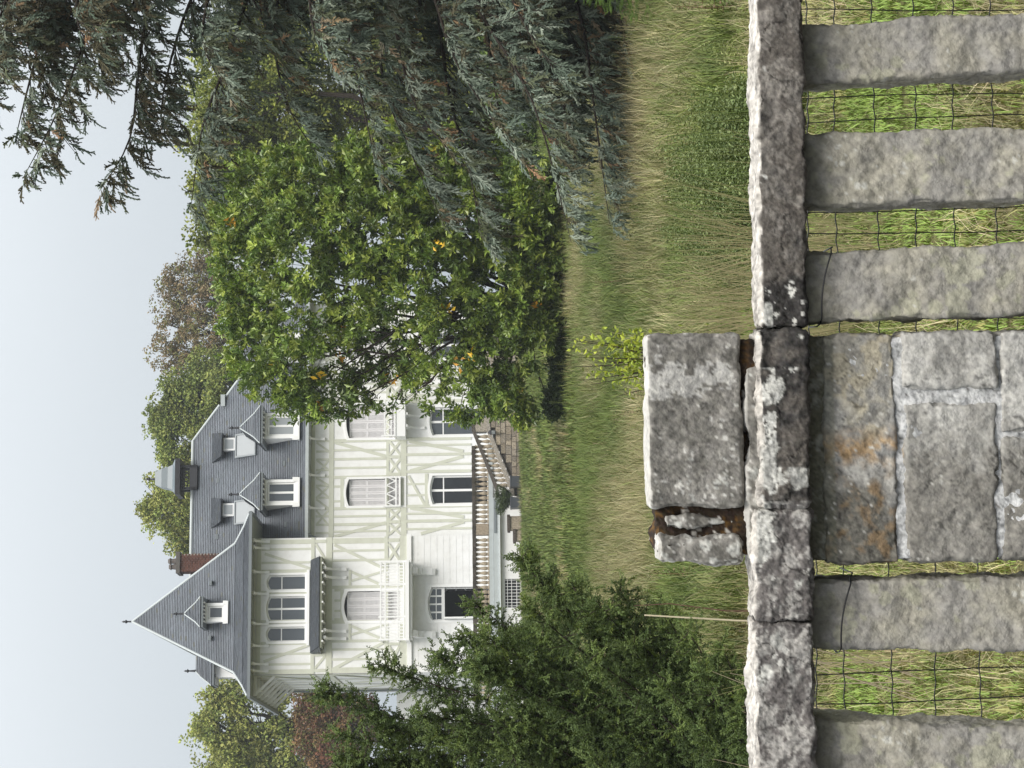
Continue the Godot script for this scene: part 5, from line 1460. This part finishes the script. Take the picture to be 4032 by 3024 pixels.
	for b in [[-2.48, 1.53, -15.3, -2.27, 2.54, -15.2, -2.13, 3, -15.1, -2.03, 3.24, -15], [-2.37, 1.35, -15.2, -2.07, 2.19, -15, -1.92, 2.62, -14.9, -1.82, 2.83, -14.8], [-2.29, 1.19, -15, -1.95, 1.93, -14.8, -1.83, 2.26, -14.7, -1.75, 2.46, -14.6], [-2.29, 1.02, -15, -1.83, 1.68, -14.7, -1.55, 2.03, -14.6, -1.38, 2.22, -14.5], [-2.36, 0.86, -14.9, -1.69, 1.39, -14.6, -1.31, 1.74, -14.4, -1.09, 1.9, -14.3], [-2.25, 0.78, -14.8, -1.73, 1.2, -14.5, -1.47, 1.42, -14.4, -1.28, 1.58, -14.3], [-2.23, 0.71, -14.7, -1.83, 1.01, -14.4, -1.59, 1.2, -14.3, -1.42, 1.32, -14.2], [-2.29, 0.55, -14.6, -1.9, 0.76, -14.3, -1.65, 0.9, -14.2, -1.44, 1.01, -14.1], [-2.3, 0.48, -14.5, -1.97, 0.61, -14.2, -1.77, 0.74, -14.1, -1.52, 0.89, -14], [-2.35, 0.41, -14.4, -2.05, 0.51, -14.1, -1.82, 0.6, -14, -1.63, 0.68, -13.9], [-2.76, 1.53, -15.5, -2.54, 2.3, -15.4, -2.41, 2.79, -15.3, -2.33, 3.17, -15.2], [-2.9, 1.7, -15.6, -2.71, 2.48, -15.5, -2.6, 2.9, -15.4, -2.5, 3.13, -15.3], [-2.61, 1.18, -15.4, -2.36, 1.78, -15.2, -2.21, 2.2, -15.1, -2.05, 2.52, -15], [-2.66, 0.94, -15.2, -2.39, 1.44, -14.9, -2.2, 1.77, -14.8, -1.99, 2.01, -14.7], [-2.71, 0.7, -15, -2.41, 1.03, -14.8, -2.18, 1.28, -14.6, -1.92, 1.52, -14.5], [-2.71, 0.46, -14.8, -2.45, 0.69, -14.6, -2.23, 0.85, -14.5, -1.99, 1.04, -14.4], [-2.85, 1.02, -15.3, -2.64, 1.61, -15.2, -2.51, 2.03, -15.1, -2.37, 2.4, -15], [-2.88, 0.53, -15, -2.61, 0.87, -14.8, -2.43, 1.07, -14.7, -2.23, 1.28, -14.6], [-2.56, 0.32, -14.5, -2.29, 0.49, -14.2, -2.08, 0.57, -14.1, -1.88, 0.59, -14], [-2.53, 0.62, -14.9, -2.19, 1.22, -14.9, -1.82, 1.77, -14.9, -1.64, 1.91, -14.8], [-2.52, 1.18, -15.5, -2.19, 1.6, -15.5, -1.89, 1.89, -15.5, -1.73, 2.2, -15.4], [-2.74, 1.28, -15.2, -2.53, 1.61, -15, -2.35, 1.89, -14.9, -2.18, 2.08, -14.8]]: shoots.append([knots(b, yf), 1.0])
	var base_n := shoots.size()
	for i in 62:   # inner shoots between the outer ones
		var src: Array = shoots[rng.randi() % base_n][0]
		var o := Vector3(rng.randf_range(-0.5, 0.08), rng.randf_range(-0.35, 0.04), rng.randf_range(-0.5, 0.4))
		var c := []
		for k in 4: c.append(src[k] + o * (0.4 + 0.2 * k))
		shoots.append([c, 0.85])
	for br in shoots:
		var pts: Array = br[0]
		pts.insert(0, pts[0].lerp(Vector3(0, 0.05, 0), 0.7))
		var total := 0.0
		for i in pts.size() - 1: total += pts[i].distance_to(pts[i + 1])
		var mb := MB.new()
		var line := PackedVector3Array()
		var rad := []
		for i in 15:
			line.append(along(pts, i / 14.0)[0])
			rad.append(lerpf(0.009, 0.002, i / 14.0))
		mb.tube(line, rad, 5)
		var n := int(total / 0.03)
		for i in n:
			var s := lerpf(0.12, 1.0, (i + rng.randf()) / n)
			var f: Array = along(pts, minf(s, 0.995))
			var dir: Vector3 = (f[1] * rng.randf_range(0.7, 1.1) * 0.6 + rnd_dir() * 0.95 + Vector3(0.1, 0.12, 0)).normalized()
			var ll: float = rng.randf_range(0.05, 0.34) * (1.0 - s * 0.62)
			var p: Vector3 = f[0]
			var end := p + dir * ll
			if ll > 0.12: mb.tube(PackedVector3Array([p, end]), [0.004, 0.002], 3)
			var m := maxi(1, int(ll / 0.026))
			for k in m:
				var q := p.lerp(end, k / float(m))
				var sd := (dir * 0.55 + dir.cross(Vector3(0.2, 0.3, 0.93)).normalized() * (0.65 if k % 2 else -0.65) + rnd_dir() * 0.6 + Vector3(0.05, 0.1, 0)).normalized()
				var tip := clampf(s * 1.2 - 0.3, 0, 1)
				var hue := Color(0.08, 0.122, 0.04).lerp(Color(0.17, 0.225, 0.062), tip * rng.randf()) * rng.randf_range(0.75, 1.25)
				if rng.randf() < 0.05: hue = Color(0.12, 0.16, 0.03)
				push(yb[rng.randi() % 3], basis_y(sd, Vector3(0.1, 1, 0) + rnd_dir() * 0.6, rng.randf_range(0.8, 1.45)), q, hue)
		part("stem", mb, M.bark, yw)
	for k in 3: scatter("foliage", ys[k], yb[k], yw)
	# the small bright conifer under the cypress
	var bf := Vector3(4.55, 0, -24.0)
	bf.y = ground_y(bf.x, bf.z)
	var bc := thing("young_conifer", "small bright green conifer under the weeping blue-green one", "bush", bf)
	var bm := MB.new()
	bm.tube(PackedVector3Array([Vector3.ZERO, Vector3(0, 1.9, 0)]), [0.04, 0.008], 5)
	part("stem", bm, M.bark, bc)
	var bb := PackedFloat32Array()
	for i in 2600:
		var y := pow(rng.randf(), 0.8) * 1.5
		var a := rng.randf() * TAU
		var rr := (1.0 - y / 1.9) * 0.85 * sqrt(rng.randf())
		var d := Vector3(cos(a), rng.randf_range(-0.7, 0.2), sin(a)).normalized()
		push(bb, basis_y(d, Vector3.UP, rng.randf_range(0.8, 1.3)), Vector3(cos(a) * rr, y + 0.05, sin(a) * rr), Color(0.105, 0.175, 0.03) * rng.randf_range(0.7, 1.25))
	scatter("foliage", ys[1], bb, bc)

# ---------------------------------------------------------------- grass and small plants
func tuft(n: int, h0: float, h1: float, w: float, lean: float, rad: float, straw := false) -> ArrayMesh:
	var mb := MB.new()
	for i in n:
		var a := rng.randf() * TAU
		var o := Vector3(cos(a), 0, sin(a)) * rad * sqrt(rng.randf())
		var dir := Vector3(cos(a + rng.randf_range(-1, 1)), 0, sin(a + rng.randf_range(-1, 1)))
		var h := rng.randf_range(h0, h1)
		var ln := rng.randf_range(0.15, 1.0) * lean
		var side := dir.cross(Vector3.UP).rotated(Vector3.UP, rng.randf_range(-0.6, 0.6))
		var g := rng.randf_range(0.7, 1.3)
		var col := Color(g * rng.randf_range(0.9, 1.15), g, g * rng.randf_range(0.75, 1.1))
		var p0 := o
		var ww := w * rng.randf_range(0.6, 1.2)
		for k in 3:
			var s := (k + 1) / 3.0
			var p1 := o + Vector3(0, h * (s - (0.78 if straw else 0.4) * ln * s * s), 0) + dir * h * ln * s * s
			var w0 := ww * (1.0 - k / 3.2)
			var w1 := ww * (1.0 - (k + 1) / 3.2)
			if k < 2: mb.quad(p0 - side * w0, p0 + side * w0, p1 + side * w1, p1 - side * w1, col)
			else: mb.tri(p0 - side * w0, p0 + side * w0, p1, col)
			p0 = p1
	for i in mb.n.size():
		if mb.n[i].y < 0: mb.n[i] = -mb.n[i]
		mb.n[i] = (mb.n[i] + Vector3(0, 0.5, 0)).normalized()
	return mb.mesh(M.grass)

func build_grass() -> void:
	var dry := FastNoiseLite.new()
	dry.seed = 91
	dry.frequency = 0.16
	dry.fractal_octaves = 3
	var green_m := [tuft(16, 0.06, 0.17, 0.0026, 0.7, 0.06), tuft(16, 0.08, 0.2, 0.0026, 0.8, 0.06)]
	var straw_m := [tuft(13, 0.14, 0.34, 0.0016, 1.1, 0.08, true), tuft(12, 0.16, 0.4, 0.0016, 1.1, 0.08, true)]
	var low_m := [tuft(26, 0.02, 0.065, 0.0035, 1.0, 0.08)]
	var mid_g := [tuft(24, 0.1, 0.3, 0.0042, 0.7, 0.16), tuft(22, 0.12, 0.38, 0.0042, 0.8, 0.16)]
	var mid_s := [tuft(20, 0.16, 0.5, 0.0022, 0.7, 0.16, true), tuft(16, 0.2, 0.6, 0.0022, 0.6, 0.18, true)]
	var far_g := [tuft(22, 0.1, 0.24, 0.011, 0.6, 0.28)]
	var far_s := [tuft(18, 0.16, 0.36, 0.007, 0.6, 0.28, true)]
	var kinds := [green_m[0], green_m[1], straw_m[0], straw_m[1], low_m[0], mid_g[0], mid_g[1], mid_s[0], mid_s[1], far_g[0], far_s[0]]
	var bufs := []
	for k in kinds: bufs.append(PackedFloat32Array())
	var gc := [Color(0.125, 0.175, 0.04), Color(0.095, 0.145, 0.033), Color(0.165, 0.205, 0.052), Color(0.14, 0.165, 0.05)]
	var sc := [Color(0.37, 0.32, 0.185), Color(0.3, 0.255, 0.145), Color(0.45, 0.395, 0.24), Color(0.26, 0.25, 0.11)]
	for zone in [[6.1, 17.0, 260.0, 0], [17.0, 44.0, 80.0, 1], [44.0, 101.0, 15.0, 2]]:
		var d0: float = zone[0]
		var d1: float = zone[1]
		var half1 := 0.19 * d1 + 1.2
		var count := int((d1 - d0) * half1 * 2.0 * zone[2])
		for i in count:
			var d := rng.randf_range(d0, d1)
			var half := 0.19 * d + 1.0
			var x := rng.randf_range(-half1, half1)
			if absf(x) > half: continue
			var z := -d
			# nothing grows through the terrace
			var hx := (x + 12.697) * 0.9763 - (z + 100.0) * 0.2164
			var hz := (x + 12.697) * 0.2164 + (z + 100.0) * 0.9763
			if hz > -11 and hz < (4.5 if hx > 5.2 and hx < 13.7 else 2.05) and hx > -1.6 and hx < 17.5: continue
			if Vector2((x - 5.6) / 3.6, (z + 29.5) / 3.0).length() < 1.0 or Vector2((x - 1.7) / 2.9, (z + 50.3) / 2.2).length() < 1.0:
				if rng.randf() < 0.85: continue
			var q := dry.get_noise_2d(x * 1.6, z * (0.9 if d < 20 else 0.45)) + 0.35 * dry.get_noise_2d(x * 7.0, z * 7.0)
			var bias := -0.02
			if zone[3] == 1: bias = -0.03 - absf(d - 25.0) * 0.008
			if zone[3] == 2: bias = -0.33
			var is_dry := q + bias + rng.randf_range(-0.45, 0.45) > 0.14
			var shape := 0
			match zone[3]:
				0:
					var lush := dry.get_noise_2d(x * 3.0 + 40.0, z * 2.0)
					shape = (2 + i % 2) if is_dry and i % 3 == 0 else (4 if lush > -0.12 or i % 3 else i % 2)
				1: shape = (7 + i % 2) if is_dry else 5 + i % 2
				2: shape = 10 if is_dry else 9
			var col: Color = (sc if is_dry else gc)[rng.randi() % 4] * rng.randf_range(0.62, 1.32) * (1.0 + 0.5 * dry.get_noise_2d(x * 11.0 + 90.0, z * 5.0))
			if shape == 4: col = (Color(0.2, 0.285, 0.065) if not is_dry else Color(0.31, 0.31, 0.12)) * rng.randf_range(0.75, 1.3)
			var sz := rng.randf_range(0.7, 1.25)
			var b := Basis(Vector3.UP, rng.randf() * TAU).scaled(Vector3(sz, sz * rng.randf_range(0.75, 1.2), sz))
			b = Basis(Vector3(rng.randf_range(-1, 1), 0, rng.randf_range(-1, 1)).normalized(), rng.randf_range(0, 0.25)) * b
			push(bufs[shape], b, Vector3(x, ground_y(x, z) - 0.01, z), col)
	var g := Node3D.new()
	g.name = "lawn_grass"
	add_child(g)
	tag(g, "long unmown grass, green mixed with dry straw, covering the lawn", "grass", "", "stuff")
	for k in kinds.size(): scatter("grass", kinds[k], bufs[k], g)

func weed_mesh(h: float, n: int, l: float) -> ArrayMesh:
	var mb := MB.new()
	mb.tube(PackedVector3Array([Vector3.ZERO, Vector3(0.02, h * 0.5, 0.01), Vector3(0.0, h, 0.02)]), [0.005, 0.004, 0.002], 4, Color(0.9, 0.9, 0.7))
	for i in n:
		var s := (i + 1.0) / n
		var a := i * 2.1 + rng.randf()
		var d := Vector3(cos(a), rng.randf_range(-0.2, 0.5), sin(a)).normalized()
		var gg := rng.randf_range(0.7, 1.25)
		leaf(mb, Vector3(0, h * s, 0), d, d.cross(Vector3.UP).normalized(), l * (1.15 - s * 0.6), l * 0.5 * (1.15 - s * 0.6), Color(gg, gg, gg), 0.3)
	return mb.mesh(M.far)

func build_small_plants() -> void:
	var wm := [weed_mesh(0.42, 30, 0.06), weed_mesh(0.54, 34, 0.055), weed_mesh(0.36, 26, 0.065)]
	var wb := [PackedFloat32Array(), PackedFloat32Array(), PackedFloat32Array()]
	for i in 1500:
		var x := rng.randf_range(0.5, 1.8)
		var z := rng.randf_range(-17.0, -13.0)
		if gapn.get_noise_2d(x * 2.0, z * 0.8) < -0.22: continue
		var edge := clampf((x - 0.3) * 1.6, 0.35, 1.0)
		push(wb[i % 3], Basis(Vector3.UP, rng.randf() * TAU).scaled(Vector3.ONE * rng.randf_range(0.75, 1.2) * edge), Vector3(x, ground_y(x, z) - (0.25 if rng.randf() < 0.4 else 0.0), z), Color(0.12, 0.17, 0.06).lerp(Color(0.21, 0.25, 0.1), rng.randf()) * rng.randf_range(0.8, 1.2))
	for i in 1500:   # scattered through the meadow
		var z := -rng.randf_range(15.0, 62.0)
		var x := rng.randf_range(-0.19, 0.19) * -z
		if gapn.get_noise_2d(x * 0.7, z * 0.35) < 0.02: continue
		var tone := Color(0.11, 0.165, 0.05).lerp(Color(0.22, 0.235, 0.09), rng.randf())
		if rng.randf() < 0.12: tone = Color(0.2, 0.14, 0.085)
		push(wb[i % 3], Basis(Vector3.UP, rng.randf() * TAU).scaled(Vector3(1.1, rng.randf_range(0.5, 1.0), 1.1)), Vector3(x, ground_y(x, z) - 0.03, z), tone * rng.randf_range(0.7, 1.2))
	var wd := Node3D.new()
	wd.name = "weeds"
	add_child(wd)
	tag(wd, "dark leafy weeds, densest just behind the coping and scattered through the grass", "weeds", "", "stuff")
	for k in 3: scatter("weed", wm[k], wb[k], wd)
	# tall dry stalks close behind the fence
	var stalk := MB.new()
	for i in 9:
		var a := rng.randf() * TAU
		var h := rng.randf_range(0.75, 1.02)
		var l := Vector3(cos(a), 0, sin(a)) * rng.randf_range(0.05, 0.3)
		stalk.tube(PackedVector3Array([l * 0.1, l * 0.4 + Vector3(0, h * 0.5, 0), l + Vector3(0, h, 0)]), [0.0022, 0.0018, 0.0008], 3, Color.WHITE * rng.randf_range(0.7, 1.2))
	var sm := stalk.mesh(M.grass)
	var sb := PackedFloat32Array()
	for i in 42:
		var left := rng.randf() < 0.12
		var x := rng.randf_range(-1.35, -0.3) if left else rng.randf_range(0.05, 0.95)
		var z := rng.randf_range(-13.5, -9.5) if not left else rng.randf_range(-15, -8)
		push(sb, Basis(Vector3.UP, rng.randf() * TAU).scaled(Vector3.ONE * rng.randf_range(0.75, 1.05)), Vector3(x, ground_y(x, z), z), Color(0.4, 0.33, 0.19).lerp(Color(0.26, 0.27, 0.11), rng.randf()))
	tag(scatter("dry_stalks", sm, sb), "thin dry straw-coloured stalks standing up behind the coping", "grass", "", "stuff")
	# yellow-green sapling whose head shows over the pillar
	var sp := Vector3(0.1, 0, -12.0)
	sp.y = ground_y(sp.x, sp.z)
	var sa := thing("sapling", "thin yellow-green sapling showing above the pillar's cap block", "sapling", sp)
	var sx := MB.new()
	var sl := PackedFloat32Array()
	var lf := rosette(7, 0.03, 0.017, 1.5, M.far)
	for i in 13:
		var a := rng.randf() * TAU
		var end := Vector3(cos(a) * rng.randf_range(0.03, 0.2), rng.randf_range(1.1, 1.46), sin(a) * rng.randf_range(0.03, 0.2))
		var from := Vector3(end.x * 0.15, rng.randf_range(0.5, 0.9), end.z * 0.15)
		sx.tube(PackedVector3Array([from, from.lerp(end, 0.6) + Vector3(0, 0.03, 0), end]), [0.004, 0.003, 0.0015], 4)
		for k in 9:
			var p := from.lerp(end, rng.randf_range(0.25, 1.0)) + rnd_dir() * 0.035
			push(sl, aim(rnd_dir() + Vector3(0, 0.6, 0), rng.randf_range(0.8, 1.3)), p, Color(0.36, 0.4, 0.05).lerp(Color(0.24, 0.32, 0.05), rng.randf()))
	sx.tube(PackedVector3Array([Vector3.ZERO, Vector3(0.02, 0.6, 0), Vector3(0, 1.2, 0.02)]), [0.012, 0.008, 0.004], 5)
	part("stems", sx, M.bark, sa)
	scatter("leaves", lf, sl, sa)
	# cane stuck in the lawn and a bare brown stem beside it
	var cn := thing("bamboo_cane", "pale straight cane standing in the dry grass beside the yew", "cane", Vector3(-1.475, ground_y(-1.475, -14.0), -14.0))
	var cb := MB.new()
	cb.tube(PackedVector3Array([Vector3(-0.02, -0.05, 0), Vector3(0.0, 0.4, 0), Vector3(0.042, 0.96, 0)]), [0.006, 0.006, 0.005], 6)
	part("cane", cb, plain(0.55, 0.48, 0.34, 0.6), cn)
	var cs := thing("bare_stem", "thin reddish-brown bare stem beside the pale cane", "stem", Vector3(-1.43, ground_y(-1.43, -14.05), -14.05))
	var ct := MB.new()
	ct.tube(PackedVector3Array([Vector3(0, 0, 0), Vector3(0.01, 0.45, 0), Vector3(0.06, 0.8, 0), Vector3(0.05, 1.02, 0)]), [0.005, 0.004, 0.003, 0.002], 4)
	part("stem", ct, plain(0.13, 0.06, 0.045, 0.8), cs)
	# bare pale twigs against the yew's foot, and the bush between the planters
	var tw := thing("dead_twigs", "pale bare twigs between the coping and the dark yew", "twigs", Vector3(-1.5, 0.2, -9.3))
	for i in 16:
		var tb := MB.new()
		var o := Vector3(rng.randf_range(-0.15, 0.35), 0.0, rng.randf_range(-0.3, 0.3))
		var e := o + Vector3(rng.randf_range(0.0, 0.3), rng.randf_range(0.55, 0.85), rng.randf_range(-0.1, 0.1))
		tb.tube(PackedVector3Array([o, o.lerp(e, 0.6) + Vector3(-0.03, 0.03, 0), e]), [0.0025, 0.002, 0.0008], 4)
		part("twig", tb, plain(0.33, 0.27, 0.19, 0.8), tw)
	var pb := near_villa("potted_bush", "dark bushy plant growing in the planter at the stair foot", "bush", Vector3(7.1, 0.2, 4.2))
	var pl := PackedFloat32Array()
	for i in 260:
		var d := rnd_dir()
		push(pl, aim(d + Vector3(0, 0.7, 0), rng.randf_range(0.7, 1.3)), Vector3(d.x * 0.62 - 0.1, absf(d.y) * 0.42 + absf(d.x) * 0.15 + 0.35, d.z * 0.3) * rng.randf_range(0.35, 1.1), Color(0.06, 0.085, 0.03) * rng.randf_range(0.6, 1.5))
	scatter("foliage", rosette(9, 0.12, 0.03, 1.2, M.far), pl, pb)
	var ps := MB.new()
	ps.tube(PackedVector3Array([Vector3.ZERO, Vector3(0, 0.4, 0)]), [0.03, 0.02], 5)
	part("stem", ps, M.bark, pb)
